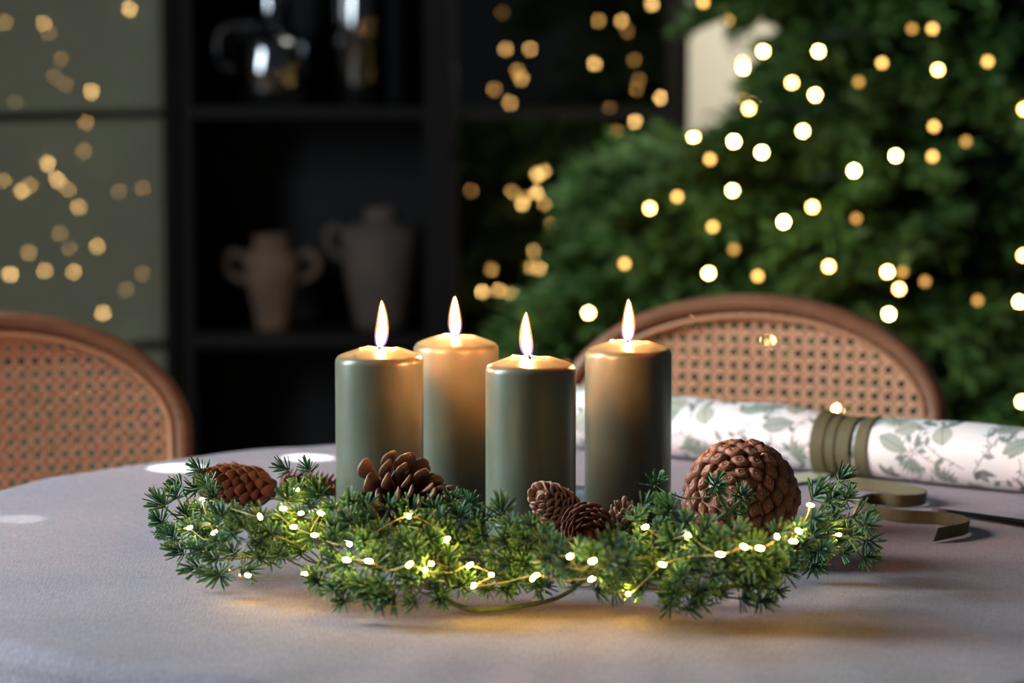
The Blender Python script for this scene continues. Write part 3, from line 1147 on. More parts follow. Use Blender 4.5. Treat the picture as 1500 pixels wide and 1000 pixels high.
prn = random.Random(5)
for k in range(140):
    a0, b0 = prn.uniform(0, RL), prn.uniform(0, CIRC)
    ang = prn.uniform(0, 6.28)
    cur = prn.uniform(-0.5, 0.5)
    pts = [(a0, b0)]
    for q in range(9):
        ang += cur + prn.uniform(-0.25, 0.25)
        pts.append((pts[-1][0] + 0.0052 * math.cos(ang), pts[-1][1] + 0.0052 * math.sin(ang)))
        if q % 2 == 1:
            sa = ang + prn.choice((-1, 1)) * 1.0
            vine([pts[-1], (pts[-1][0] + 0.005 * math.cos(sa), pts[-1][1] + 0.005 * math.sin(sa))], 0.0006)
        if q in (3, 7):
            leaf(pts[-1][0], pts[-1][1], prn.uniform(0.008, 0.013), 0.0026, ang + prn.choice((-1, 1)) * 0.9, C_G2, False)
    vine(pts)
cells = [(i, j) for i in range(22) for j in range(5)]
for n, (i, j) in enumerate(cells):
    a0 = (i + 0.5 + prn.uniform(-0.25, 0.25)) * RL / 22
    b0 = (j + 0.5 * (i % 2) + prn.uniform(-0.2, 0.2)) * CIRC / 5
    kind = n % 4
    if kind == 0:
        leaf(a0, b0, prn.uniform(0.032, 0.040), 0.0078, prn.uniform(-0.5, 0.9), C_G1)
    elif kind == 1:        # fan blossom
        base = prn.uniform(0, 6.28)
        for q in range(7):
            leaf(a0, b0, 0.020, 0.0022, base + (q - 3) * 0.27, C_G2 if q % 2 else C_G1, False)
    elif kind == 2:
        leaf(a0, b0, 0.024, 0.0095, prn.uniform(0, 6.28), C_G3)
    else:
        an = prn.uniform(0, 6.28)
        leaf(a0, b0, 0.015, 0.0045, an, C_G1)
        leaf(a0, b0, 0.018, 0.0030, an + 0.8, C_G2)
        leaf(a0, b0, 0.012, 0.0030, an - 0.9, C_DK, False)

m, nt, p = new_mat('printed_paper')
ca = N(nt, 'ShaderNodeVertexColor', layer_name='print')
nt.links.new(ca.outputs[0], p.inputs['Base Color'])
p.inputs['Roughness'].default_value = 0.55
p.inputs['Specular IOR Level'].default_value = 0.3
bump(nt, p, noise(nt, 40, 3), 0.12, 0.002)
M_PAPER = m
vs = np.zeros((NV, NU, 3))
us = np.linspace(0, RL, NU)
rr = np.array([roll_r(u) for u in us])
for j in range(NV):
    a = 2 * PI * j / NV
    # angle measured from the bottom towards the camera side
    vs[j, :, 0] = us
    vs[j, :, 1] = rr * math.sin(a)
    vs[j, :, 2] = rr * (1 - math.cos(a))
W = vs.reshape(-1, 3)
world_v = np.outer(W[:, 0], np.array(RU)) + np.outer(W[:, 1], np.array(RN)) + np.outer(W[:, 2], np.array((0, 0, 1.0)))
idx = np.arange(NU * NV).reshape(NV, NU)
nxt = np.roll(idx, -1, axis=0)
faces = np.stack([idx[:, :-1], idx[:, 1:], nxt[:, 1:], nxt[:, :-1]], -1).reshape(-1, 4)
me = bpy.data.meshes.new('printed_sheet')
me.vertices.add(len(world_v))
me.vertices.foreach_set('co', world_v.ravel().astype(np.float32))
me.loops.add(faces.size)
me.loops.foreach_set('vertex_index', faces.ravel().astype(np.int32))
me.polygons.add(len(faces))
me.polygons.foreach_set('loop_start', np.arange(0, faces.size, 4, dtype=np.int32))
me.polygons.foreach_set('use_smooth', np.ones(len(faces), dtype=bool))
me.update(calc_edges=True)
me.validate()
ca = me.color_attributes.new('print', 'FLOAT_COLOR', 'POINT')
ca.data.foreach_set('color', np.concatenate([img.reshape(-1, 3), np.ones((NU * NV, 1))], 1).ravel().astype(np.float32))
me.materials.append(M_PAPER)
RZ = TZ + 0.0014
roll = empty('wrapping_paper_roll', Vector((RA.x, RA.y, RZ)), 'roll of white gift wrap printed with grey-green leaves', 'wrapping paper')
o = bpy.data.objects.new('printed_sheet', me)
link(o, roll)
M_PAPERIN = mat_noise('paper_inside', srgb(226, 224, 216), srgb(236, 234, 228), 60, 0.8, 0.05)
mb = MB()            # the turns of paper inside
pa = []
for k in range(160):
    a = k / 159 * 2 * PI * 4
    r = 0.0140 + 0.0088 * k / 159
    pa.append((r * math.sin(a), 0.0246 - r * math.cos(a)))
vs_, fs_ = [], []
for k, (y, z) in enumerate(pa):
    for u in (0.004, RL - 0.004):
        q = RU * u + RN * y * 0.96 + Vector((0, 0, z * 0.96 + 0.0008))
        vs_.append(q)
for k in range(len(pa) - 1):
    fs_.append((2 * k, 2 * k + 1, 2 * k + 3, 2 * k + 2))
mb.add(vs_, fs_)
mb.obj('inner_turns', M_PAPERIN, roll)

# ------------------------------------------------------------------ ribbon: coils around the roll and a curling tail
rib = empty('velvet_ribbon', RA + RU * UM + Vector((0, 0, RZ)), 'olive green velvet ribbon tied around the paper roll, its tail curling on the cloth', 'ribbon')
B0 = rib.location.copy()


def ring_strip(mb, ua, ub, width, lift, thick=0.0009, tw=0.0, n=72):
    vs, fs = [], []
    for k in range(n + 1):
        a = 2 * PI * k / n
        u = ua + (ub - ua) * k / n + tw * math.sin(a)
        for (du, dr) in ((-width / 2, 0), (width / 2, 0), (width / 2, thick), (-width / 2, thick)):
            uu_ = u + du
            r = roll_r(uu_) + lift + dr
            z = roll_r(uu_) - r * math.cos(a)
            z = max(z, 0.0001 - 0.0009 + dr * 0.3 + 0.0004)
            vs.append(RA + RU * uu_ + RN * (r * math.sin(a)) + Vector((0, 0, RZ + z)) - B0)
    for k in range(n):
        for e in range(4):
            g = (e + 1) % 4
            fs.append((k * 4 + e, (k + 1) * 4 + e, (k + 1) * 4 + g, k * 4 + g))
    mb.add(vs, fs)


w_ = U1 - U0
for (fa, fb, tw, lift) in ((0.02, 0.10, 0.003, 0.0034), (0.20, 0.26, 0.005, 0.0022), (0.40, 0.44, 0.0045, 0.0010), (0.56, 0.60, 0.002, 0.0018), (0.90, 0.94, 0.003, 0.0010)):
    mb = MB()
    ring_strip(mb, U0 + w_ * fa, U0 + w_ * fb, 0.0128, lift, tw=tw)
    mb.obj('coil', M_RIB, rib, sharp=40)

TAIL = [(1224, 694), (1255, 699), (1290, 703), (1329, 710), (1350, 715), (1356, 719.5), (1346, 723.5), (1316, 724.5), (1290, 722.5), (1272, 723.5), (1262, 729), (1268, 735), (1284, 740), (1319, 746), (1350, 748), (1376, 749.5), (1404, 754), (1418, 760), (1412, 765), (1394, 769), (1374, 773)]
RH = 0.0098
cv = catmull([at_z(px, py, TZ + RH + 0.001) for px, py in TAIL], 8)
vs, fs = [], []
m_ = len(cv)
for k, pnt in enumerate(cv):
    a = cv[max(0, k - 1)]
    b = cv[min(m_ - 1, k + 1)]
    tg = (b - a)
    tg.z = 0
    tg.normalize()
    sd = Vector((-tg.y, tg.x, 0))
    end = max(0.0, (k - (m_ - 7)) / 6)
    top = pnt.z
    bot = TZ + 0.0006
    lean = 0.0012 * math.sin(k * 0.06)
    x0 = pnt - B0
    pb = Vector((x0.x, x0.y, bot - B0.z)) + tg * (0.006 * end)
    vs += [x0 + sd * (0.00045 + lean), x0 - sd * (0.00045 - lean), pb - sd * 0.00045, pb + sd * 0.00045]
for k in range(m_ - 1):
    for e in range(4):
        g = (e + 1) % 4
        fs.append((k * 4 + e, k * 4 + g, (k + 1) * 4 + g, (k + 1) * 4 + e))
fs += [(0, 3, 2, 1), tuple((m_ - 1) * 4 + e for e in range(4))]
mb = MB()
mb.add(vs, fs)
mb.obj('tail', M_RIB, rib, sharp=40)
mb = MB()         # the other end lying flat behind the big cone, coloured pale as if lit
fv = catmull([at_z(px, py, TZ + 0.0022) for px, py in ((1215, 695), (1192, 694), (1172, 701), (1150, 704), (1120, 702))], 8)
vs, fs = [], []
for k, pnt in enumerate(fv):
    a, b = fv[max(0, k - 1)], fv[min(len(fv) - 1, k + 1)]
    tg = (b - a).normalized()
    sd = Vector((-tg.y, tg.x, 0)) * RH * 1.25
    x0 = pnt - B0
    vs += [x0 + sd, x0 - sd, x0 - sd + Vector((0, 0, -0.0008)), x0 + sd + Vector((0, 0, -0.0008))]
for k in range(len(fv) - 1):
    for e in range(4):
        g = (e + 1) % 4
        fs.append((k * 4 + e, k * 4 + g, (k + 1) * 4 + g, (k + 1) * 4 + e))
fs += [(0, 3, 2, 1), tuple((len(fv) - 1) * 4 + e for e in range(4))]
mb.add(vs, fs)
o = mb.obj('ribbon_end', M_RIB_LIT, rib, sharp=40)
o['label'] = 'flat ribbon end coloured pale as if lit'

# ------------------------------------------------------------------ scissors
s0 = at_z(1369, 741, TZ + 0.006)
s1 = at_z(1500, 760, TZ + 0.006)
sdir = (s1 - s0)
sdir.z = 0
sdir.normalize()
sn = Vector((-sdir.y, sdir.x, 0))
sc_root = empty('scissors', Vector((s0.x, s0.y, TZ + 0.0008)), 'black steel scissors lying open on the grey cloth by the ribbon', 'scissors')


def blade(ang, zoff, name):
    c, s = math.cos(ang), math.sin(ang)
    piv = sdir * 0.098
    sg = 1 if ang > 0 else -1

    def W(x, y, z):
        x -= 0.098
        return piv + sdir * (x * c - y * s) + sn * (x * s + y * c) + Vector((0, 0, z))
    prof = [(0.0, 0.0, 0.0008), (0.02, -0.0015 * sg, 0.0032 * sg), (0.05, -0.0025 * sg, 0.0048 * sg), (0.085, -0.004 * sg, 0.006 * sg), (0.11, -0.006 * sg, 0.006 * sg)]
    mb = MB()
    vs, fs = [], []
    for x, ya, yb in prof:
        vs += [W(x, ya, zoff), W(x, yb, zoff), W(x, yb, zoff + 0.0012), W(x, (ya + yb) / 2, zoff + 0.0022), W(x, ya, zoff + 0.0006)]
    n = 5
    for i in range(len(prof) - 1):
        for k in range(n):
            l = (k + 1) % n
            fs.append((i * n + k, (i + 1) * n + k, (i + 1) * n + l, i * n + l))
    fs += [(4, 3, 2, 1, 0), tuple((len(prof) - 1) * n + k for k in range(n))]
    mb.add(vs, fs)
    mb.obj('blade', M_STEEL, sc_root, smooth=False)
    mb = MB()
    lp = [W(0.108, 0, zoff + 0.001), W(0.13, -0.006 * sg, zoff + 0.002)]
    for k in range(19):
        a = -PI / 2 * 1.1 + 2 * PI * k / 18
        lp.append(W(0.165 + 0.030 * math.sin(a), -sg * (0.022 + 0.016 * math.cos(a)), zoff + 0.002))
    mb.tube(lp, 0.0026, 8)
    mb.obj('handle', M_STEEL, sc_root)


blade(0.05, 0.0026, 'blade')
blade(-0.05, 0.0, 'blade')
mb = MB()
mb.lathe([(0.0, 0.004), (0.004, 0.004), (0.0038, 0.0058), (0.0, 0.0062)], 20)
mb.obj('pivot_screw', M_STEEL, sc_root, loc=sdir * 0.098)


# ------------------------------------------------------------------ cane chairs
def make_chair(cx, cy, yaw, top_z, a, b, label, sill):
    """local frame: x to the sitter's left as seen from the table, -y towards the table"""
    t = empty('cane_chair', (cx, cy, 0), label, 'chair', 'cane back chairs at the table', rz=yaw)
    tilt = math.radians(7)
    low = 0.47
    hz = top_z - b                    # height where the upper half ellipse ends

    def out(sh):
        pts = []
        for k in range(40):
            q = PI * k / 39
            pts.append((math.cos(q) * (a - sh), hz + math.sin(q) * (b - sh)))
        b2 = 0.075
        zl = low + 0.11 + b2
        for k in range(14):
            q = PI + PI * (k + 0.5) / 14
            pts.append((math.cos(q) * (a - sh), zl + math.sin(q) * (b2 - sh)))
        return pts

    def P(u, z, off=0.0):
        dz = z - 0.60
        return Vector((u, dz * math.tan(tilt) - 0.30 * u * u + off, z))
    path = [P(u, z) for u, z in out(0.010)]
    mb = MB()
    sect = [(0.010 * math.cos(2 * PI * k / 12), 0.014 * math.sin(2 * PI * k / 12)) for k in range(12)]
    sect = [(0.010 * math.copysign(abs(math.cos(2 * PI * k / 12)) ** 0.7, math.cos(2 * PI * k / 12)), 0.015 * math.copysign(abs(math.sin(2 * PI * k / 12)) ** 0.7, math.sin(2 * PI * k / 12))) for k in range(12)]
    # section: first axis in the hoop plane, second across it
    rings = []
    m_ = len(path)
    for i in range(m_):
        tg = (path[(i + 1) % m_] - path[i - 1]).normalized()
        yax = Vector((0, 1, 0.0))
        yax = (yax - tg * tg.dot(yax)).normalized()
        inn_ = tg.cross(yax)
        rings.append([path[i] + inn_ * s_[0] + yax * s_[1] for s_ in sect])
    n = 12
    vs = [p_ for r in rings for p_ in r]
    fs = [(i * n + k, i * n + (k + 1) % n, ((i + 1) % m_) * n + (k + 1) % n, ((i + 1) % m_) * n + k) for i in range(m_) for k in range(n)]
    mb.add(vs, fs)
    mb.obj('back_frame', M_BENT, t)
    # spline that holds the cane
    mb = MB()
    mb.tube([P(u, z, -0.009) for u, z in out(0.0235)], 0.0032, 6, closed=True)
    mb.obj('cane_spline', M_CANE, t)
    # woven cane: pairs of uprights and crosses plus two diagonals
    poly = out(0.019)
    pitch = 0.0140

    def clip(p0, d):
        ts = []
        for (x0, y0), (x1, y1) in zip(poly, poly[1:] + poly[:1]):
            ex, ey = x1 - x0, y1 - y0
            den = d[0] * ey - d[1] * ex
            if abs(den) < 1e-12:
                continue
            tt = ((x0 - p0[0]) * ey - (y0 - p0[1]) * ex) / den
            ss = ((x0 - p0[0]) * d[1] - (y0 - p0[1]) * d[0]) / den
            if 0 <= ss < 1:
                ts.append(tt)
        return (min(ts), max(ts)) if len(ts) >= 2 else None
    mb = MB()

    def strand(p0, d, w, base, ph, tone, amp=0.0007):
        r = clip(p0, d)
        if not r or r[1] - r[0] < 0.004:
            return
        L = r[1] - r[0]
        k = max(2, int(L / (pitch * 0.5)))
        nx, ny = -d[1] * w / 2, d[0] * w / 2
        vs, fs, ts = [], [], []
        for i in range(k + 1):
            q = r[0] + L * i / k
            x, z = p0[0] + d[0] * q, p0[1] + d[1] * q
            off = base + amp * math.sin(2 * PI * q / (2 * pitch) + ph)
            vs += [P(x + nx, z + ny, off), P(x, z, off - 0.0005), P(x - nx, z - ny, off)]
            ts += [tone * 0.6, tone, tone * 0.6]
        for i in range(k):
            fs += [(3 * i, 3 * i + 1, 3 * i + 4, 3 * i + 3), (3 * i + 1, 3 * i + 2, 3 * i + 5, 3 * i + 4)]
        mb.add(vs, fs, ts)
    NX = int(a / pitch) + 2
    for i in range(-NX, NX + 1):
        for s_ in (-1, 1):
            strand((i * pitch + s_ * 0.0019, hz), (0, 1), 0.0031, 0.0, i * PI + s_, 0.75)
    for j in range(-int((hz - low) / pitch) - 2, int(b / pitch) + 3):
        for s_ in (-1, 1):
            strand((0, hz + j * pitch + s_ * 0.0019), (1, 0), 0.0031, -0.0004, j * PI + s_ + 1.5, 0.65)
    r2 = math.sqrt(0.5)
    for j in range(-3 * NX, 3 * NX):
        strand((0, hz + (j + 0.5) * pitch), (r2, r2), 0.0026, -0.0013, j * PI, 1.0)
        strand((0, hz + (j + 0.5) * pitch), (r2, -r2), 0.0026, -0.0016, j * PI + 2, 0.9)
    mb.obj('cane_panel', M_CANE, t)
    # seat, apron ring and legs (under the table)
    mb = MB()
    mb.lathe([(0.0, 0.445), (0.205, 0.445), (0.215, 0.455), (0.215, 0.468), (0.205, 0.475), (0.0, 0.478)], 48, M=Matrix.Translation((0, -0.21, 0)))
    mb.obj('seat', M_BENT, t)
    for sx in (-1, 1):
        mb = MB()
        mb.tube([(sx * 0.15, -0.36, 0.447), (sx * 0.165, -0.385, 0.22), (sx * 0.175, -0.40, 0.0)], [0.016, 0.014, 0.011], 12)
        mb.obj('leg', M_BENT, t)
        mb = MB()
        mb.tube([P(sx * 0.165, 0.62), P(sx * 0.160, 0.52), Vector((sx * 0.158, -0.03, 0.45)), Vector((sx * 0.17, 0.02, 0.2)), Vector((sx * 0.18, 0.06, 0.0))], [0.012, 0.014, 0.016, 0.014, 0.011], 12)
        mb.obj('leg', M_BENT, t)
    return t


CD = 3.02
c_r = at_y(1098, 500, CD)
make_chair(c_r.x, CD, -math.radians(15), at_y(1060, 431, CD + 0.02).z, 0.2105, 0.126, 'cane back chair in front of the tree, behind the paper roll', 0)
CDL = 2.93
c_l = at_y(-14, 500, CDL)
make_chair(c_l.x, CDL, math.radians(17), at_y(20, 457, CDL + 0.02).z, 0.2105, 0.130, 'cane back chair in front of the open glass cabinet door', 1)

# ------------------------------------------------------------------ black glass cabinet
CY = 5.70            # front plane


def X_at(px, y=CY):
    return at_y(px, 300, y).x


cx0, cx1, cx2, cx3 = X_at(252), X_at(282), X_at(622), X_at(655)
cx4, cx5 = X_at(978), X_at(1008)
zsh = [0.08, at_y(450, 493, CY).z, at_y(450, 157, CY).z, 1.475, 1.95]
cab = empty('display_cabinet', ((cx0 + cx5) / 2, CY, 0), 'tall black steel display cabinet with shelves and glass doors', 'cabinet')
K0 = cab.location.copy()
DEPTH = 0.36


def cbox(name, lo, hi, mat, parent=None, bevel=0.003):
    mb = MB()
    mb.box(tuple(Vector(lo) - K0), tuple(Vector(hi) - K0))
    return mb.obj(name, mat, parent or cab, smooth=False, bevel=bevel)


for (xa, xb) in ((cx0, cx1), (cx2, cx3), (cx4, cx5)):
    cbox('post', (xa, CY, 0.0), (xb, CY + 0.035, 1.99), M_BLACK)
cbox('side_panel', (cx0, CY + 0.036, 0.03), (cx0 + 0.012, CY + DEPTH - 0.012, 1.98), M_BLACK)
cbox('side_panel', (cx5 - 0.012, CY + 0.036, 0.03), (cx5, CY + DEPTH - 0.012, 1.98), M_BLACK)
cbox('partition', ((cx2 + cx3) / 2 - 0.006, CY + 0.036, 0.09), ((cx2 + cx3) / 2 + 0.006, CY + DEPTH - 0.012, 1.95), M_BLACK)
cbox('back_panel', (cx0, CY + DEPTH - 0.011, 0.03), (cx5, CY + DEPTH, 1.98), M_INSIDE)
for z in zsh:
    if z in (zsh[0], zsh[-1]):
        cbox('shelf', (cx0 + 0.013, CY + 0.036, z - 0.025), (cx5 - 0.013, CY + DEPTH - 0.012, z), M_BLACK)
    else:
        for (xa, xb) in ((cx0 + 0.013, (cx2 + cx3) / 2 - 0.0065), ((cx2 + cx3) / 2 + 0.0065, cx5 - 0.013)):
            cbox('shelf', (xa, CY + 0.036, z - 0.024), (xb, CY + DEPTH - 0.012, z), M_BLACK)
            if xa < -0.2:
                cbox('shelf_rail', (cx1, CY + 0.004, z - 0.024), (cx2, CY + 0.0355, z), M_BLACK)
cbox('plinth', (cx1 + 0.001, CY + 0.004, 0.0), (cx2 - 0.001, CY + 0.03, 0.055), M_BLACK)
cbox('plinth', (cx3 + 0.001, CY + 0.004, 0.0), (cx4 - 0.001, CY + 0.03, 0.055), M_BLACK)


def door(hinge, ang, width, sgn_label, label):
    """hinged leaf: hinge (x, y), leaf direction (cos, sin) of ang measured in the floor plane"""
    d = Vector((math.cos(ang), math.sin(ang), 0))
    nrm = Vector((-d.y, d.x, 0))
    if nrm.y > 0:
        nrm = -nrm
    H = Vector((hinge[0], hinge[1], 0))
    Mx = Matrix.Translation(H - K0) @ Matrix((d, nrm, (0, 0, 1))).transposed().to_4x4()
    root = None
    st = 0.020
    z0, z1 = 0.06, 1.97
    mb = MB()
    mb.box((0.0, 0.0, z0), (st, 0.022, z1), Mx)
    mb.box((width - st, 0.0, z0), (width, 0.022, z1), Mx)
    for (za, zb) in ((z0, z0 + st), (z1 - st, z1)):
        mb.box((st, 0.0, za), (width - st, 0.022, zb), Mx)
    root = mb.obj('door', M_BLACK, cab, smooth=False, bevel=0.002)
    root['label'] = label
    cuts = [z0 + st] + [z - 0.012 for z in zsh[1:4]] + [z1 - st]
    for z in zsh[1:4]:
        mb = MB()
        mb.box((st, 0.001, z - 0.021), (width - st, 0.021, z - 0.003), Mx)
        mb.obj('glazing_bar', M_BLACK, root, smooth=False)
    for za, zb in zip(cuts, cuts[1:]):
        lo = za + (0.009 if za != cuts[0] else 0)
        hi = zb - (0.009 if zb != cuts[-1] else 0)
        mb = MB()
        vs = [Mx @ Vector(q) for q in ((st, 0.011, lo), (width - st, 0.011, lo), (width - st, 0.011, hi), (st, 0.011, hi))]
        mb.add(vs, [(0, 1, 2, 3)])
        mb.obj('pane', M_SMOKE, root, smooth=False)
    mb = MB()
    mb.tube([Mx @ Vector((width - 0.01, 0.023, 0.92)), Mx @ Vector((width - 0.01, 0.045, 0.93)), Mx @ Vector((width - 0.01, 0.045, 1.09)), Mx @ Vector((width - 0.01, 0.023, 1.10))], 0.005, 8)
    mb.obj('handle', M_BLACK, root)
    pt = H + nrm * 0.011
    return pt, nrm, d


W1 = cx2 - cx1 + 0.02
dl_p, dl_n, dl_d = door((cx0 - 0.002, CY - 0.004), PI + math.radians(45), W1, 1, 'glass door standing wide open')
W2 = cx4 - cx3 + 0.02
dr_p, dr_n, dr_d = door((cx4 + 0.01, CY - 0.006), PI + math.radians(12), W2, -1, 'glass door standing slightly ajar')


# ------------------------------------------------------------------ things on the shelves
def amphora(name, px, pyb, y, prof_px, mat, label, handles, sc_y):
    b = at_y(px, pyb, y)
    k = y / F
    zb = [z for z in zsh if abs(z - b.z) < 0.09][0]
    t = empty(name, (b.x, y, zb + 0.0005), label, 'jar')
    mb = MB()
    prof = [(0, 0)] + [(r * k, h * k) for r, h in prof_px]
    r_top, h_top = prof[-1]
    prof += [(r_top * 0.85, h_top + 0.002), (r_top * 0.8, h_top - 0.02), (0, h_top - 0.025)]
    mb.lathe(prof, 48)
    mb.obj('body', mat, t)
    for s in (-1, 1):
        if s == 1 and handles == 'left':
            continue
        (ra, ha), (rb, hb), (rc, hc), (rd, hd), (re_, he) = sc_y
        mb = MB()
        mb.tube(catmull([(s * ra * k, 0, ha * k), (s * rb * k, 0, hb * k), (s * rc * k, 0, hc * k), (s * rd * k, 0, hd * k), (s * re_ * k, 0, he * k)], 6), 0.0085, 10)
        mb.obj('handle', mat, t)
    return t


amphora('clay_amphora', 400, 489, 5.83, [(23, 0), (25, 8), (30, 40), (38, 72), (43, 98), (41, 112), (30, 120), (26, 125), (27, 136), (29, 139)], M_CLAY,
        'small brown clay amphora with two round handles on the lower shelf', 'both', ((40, 108), (56, 114), (66, 104), (62, 84), (38, 72)))
amphora('stoneware_jar', 560, 489, 5.86, [(36, 0), (40, 10), (50, 60), (58, 110), (60, 140), (54, 150), (28, 156), (24, 166), (26, 178)], M_CLAYD,
        'large grey-brown lidded jar with looped handle on the lower shelf', 'left', ((54, 142), (70, 150), (80, 140), (76, 118), (56, 104)))

bj = at_y(400, 134, 5.84)
jug = empty('smoked_glass_jug', (bj.x, 5.84, zsh[2] + 0.0005), 'shiny dark glass jug with side handle on the upper shelf', 'jug')
k = 5.84 / F
mb = MB()
mb.lathe([(0, 0), (56 * k, 0), (61 * k, 4 * k), (62 * k, 50 * k), (62 * k, 90 * k), (58 * k, 97 * k), (30 * k, 104 * k), (25 * k, 110 * k), (25 * k, 190 * k), (28 * k, 200 * k), (0, 201 * k)], 56)
mb.obj('body', M_SILVER, jug)
mb = MB()
mb.tube(catmull([(-60 * k, 0, 52 * k), (-78 * k, 0, 62 * k), (-84 * k, 0, 86 * k), (-72 * k, 0, 112 * k), (-40 * k, 0, 118 * k), (-24 * k, 0, 118 * k)], 6), 0.008, 10)
mb.obj('handle', M_SILVER, jug)
bv = at_y(528, 131, 5.82)
vase = empty('tall_cylinder_vase', (bv.x, 5.82, zsh[2] + 0.0005), 'tall straight shiny dark glass vase beside the jug', 'vase')
mb = MB()
mb.lathe([(0, 0), (38 * k, 0), (41 * k, 3 * k), (41 * k, 250 * k), (39 * k, 252 * k), (37 * k, 250 * k), (36 * k, 200 * k), (0, 200 * k)], 56)
mb.obj('body', M_SILVER, vase)

# ------------------------------------------------------------------ fir tree
TX, TY = 0.70, 5.06
TREE_H = 2.08


def tree_r(z):
    return max(0.04, (TREE_H - z) * 0.47)


tree = empty('fir_tree', (TX, TY, 0), 'bushy green fir tree hung with warm lights beside the cabinet', 'tree')
mb = MB()
mb.tube([(0, 0, 0.0), (0.006, 0.004, 0.5), (-0.004, 0.0, 1.1), (0.0, 0.0, TREE_H - 0.06)], [0.040, 0.034, 0.022, 0.006], 12)
mb.obj('trunk', M_BARK, tree)
mb = MB()
mb.lathe([(0, 0.001), (0.15, 0.001), (0.17, 0.02), (0.18, 0.16), (0.17, 0.165), (0.045, 0.16), (0.042, 0.1)], 32)
mb.obj('pot', M_CLAYD, tree)


def branch_mesh(seed):
    """a unit-long spray of fir: axis along +x, flat in xy, tip drooping"""
    rd = random.Random(seed)
    mb = MB()

    def axis(t):
        return Vector((t, 0.03 * math.sin(t * 5 + seed), 0.10 * math.sin(t * 2.2) - 0.10 * t * t))
    mb.tube([axis(q / 6) for q in range(7)], [0.014 - 0.0016 * q for q in range(7)], 5)

    def needles(p0, p1, n, ln, t0):
        d = (p1 - p0)
        L = d.length
        d.normalize()
        for i in range(n):
            q = (i + rd.random()) / n
            c = p0 + d * L * q
            az = rd.uniform(0, 2 * PI)
            u = d.orthogonal().normalized()
            v = d.cross(u)
            o_ = u * math.cos(az) + v * math.sin(az)
            o_.z *= 0.6
            nd = (o_ * 0.75 + d * 0.8).normalized()
            sd = nd.cross(Vector((rd.uniform(-1, 1), rd.uniform(-1, 1), rd.uniform(-1, 1)))).normalized() * ln * 0.085
            tip = c + nd * ln * rd.uniform(0.75, 1.15)
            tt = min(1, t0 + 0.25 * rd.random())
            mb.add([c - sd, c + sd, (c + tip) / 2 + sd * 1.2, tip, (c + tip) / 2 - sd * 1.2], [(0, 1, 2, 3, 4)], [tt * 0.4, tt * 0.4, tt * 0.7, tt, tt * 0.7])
    for i in range(13):
        t = 0.16 + 0.80 * i / 12
        for s in (-1, 1):
            ln = (0.40 * (1 - 0.75 * t) + 0.06) * rd.uniform(0.8, 1.15)
            a = axis(t)
            an = rd.uniform(0.75, 1.0)
            e = a + Vector((math.cos(an) * ln, s * math.sin(an) * ln, rd.uniform(-0.10, 0.04) * (1 if ln > 0.15 else 0.5)))
            mb.tube([a, (a + e) / 2 + Vector((0, 0, 0.01)), e], [0.005, 0.004, 0.002], 4, caps=False)
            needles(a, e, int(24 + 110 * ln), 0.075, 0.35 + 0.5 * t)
            if ln > 0.2:
                for f_ in (0.4, 0.65):
                    b_ = a + (e - a) * f_
                    e2 = b_ + Vector((math.cos(an - 0.7) * ln * 0.45, s * math.sin(an - 0.7) * ln * 0.45, -0.02))
                    needles(b_, e2, 20, 0.07, 0.35 + 0.5 * t)
    for q in range(6):
        needles(axis(q / 6), axis((q + 1) / 6), 26, 0.075, 0.3 + 0.6 * q / 6)
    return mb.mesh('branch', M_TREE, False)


br_me = [branch_mesh(s) for s in (1, 2, 3, 4)]


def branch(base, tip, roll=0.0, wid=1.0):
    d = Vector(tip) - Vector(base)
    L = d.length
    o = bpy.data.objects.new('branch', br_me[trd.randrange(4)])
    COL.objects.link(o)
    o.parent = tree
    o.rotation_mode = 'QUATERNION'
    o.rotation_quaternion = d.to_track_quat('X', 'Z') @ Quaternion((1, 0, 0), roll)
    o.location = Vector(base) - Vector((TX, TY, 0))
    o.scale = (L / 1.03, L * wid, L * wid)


trd = random.Random(12)
# branches whose tips show against the cabinet and the wall
for (px, py, y) in ((1004, 14, 4.95), (1062, 4, 4.9), (1092, 112, 5.0), (1022, 205, 4.95), (1000, 245, 4.85), (928, 262, 4.9), (853, 292, 4.9), (884, 332, 4.85), (866, 384, 4.95), (790, 448, 4.85), (846, 470, 4.9), (960, 330, 4.8), (930, 400, 4.8), (1080, 20, 5.05), (1010, 300, 4.75)):
    tip = at_y(px, py, y)
    base = Vector((TX, TY, tip.z + 0.02 + 0.02 * trd.random()))
    branch(base, tip, trd.uniform(-0.5, 0.5), 0.9)
z = 0.24
i = 0
while z < TREE_H - 0.1 and i < 272:
    az = i * GA + trd.uniform(-0.2, 0.2)
    r = tree_r(z) * trd.uniform(0.82, 1.05)
    toleft = max(0.0, math.cos(az - PI))
    if 0.95 < z < 1.32:
        r *= 1 - 0.34 * toleft
    lift = trd.uniform(-0.10, 0.10) * r
    base = Vector((TX, TY, z))
    tip = base + Vector((math.cos(az) * r, math.sin(az) * r * 0.92, lift))
    if tip.y > YB - 0.12:
        tip.y = YB - 0.12
    if tip.x < cx5 + 0.16 and tip.y > CY - 0.30:
        tip.y = CY - 0.30 - 0.03 * trd.random()
    branch(base, tip, trd.uniform(-0.5, 0.5), 1.0 if r > 0.3 else 1.25)
    z += 0.0062 + 0.0015 * (z - 0.24)
    i += 1
mb = MB()

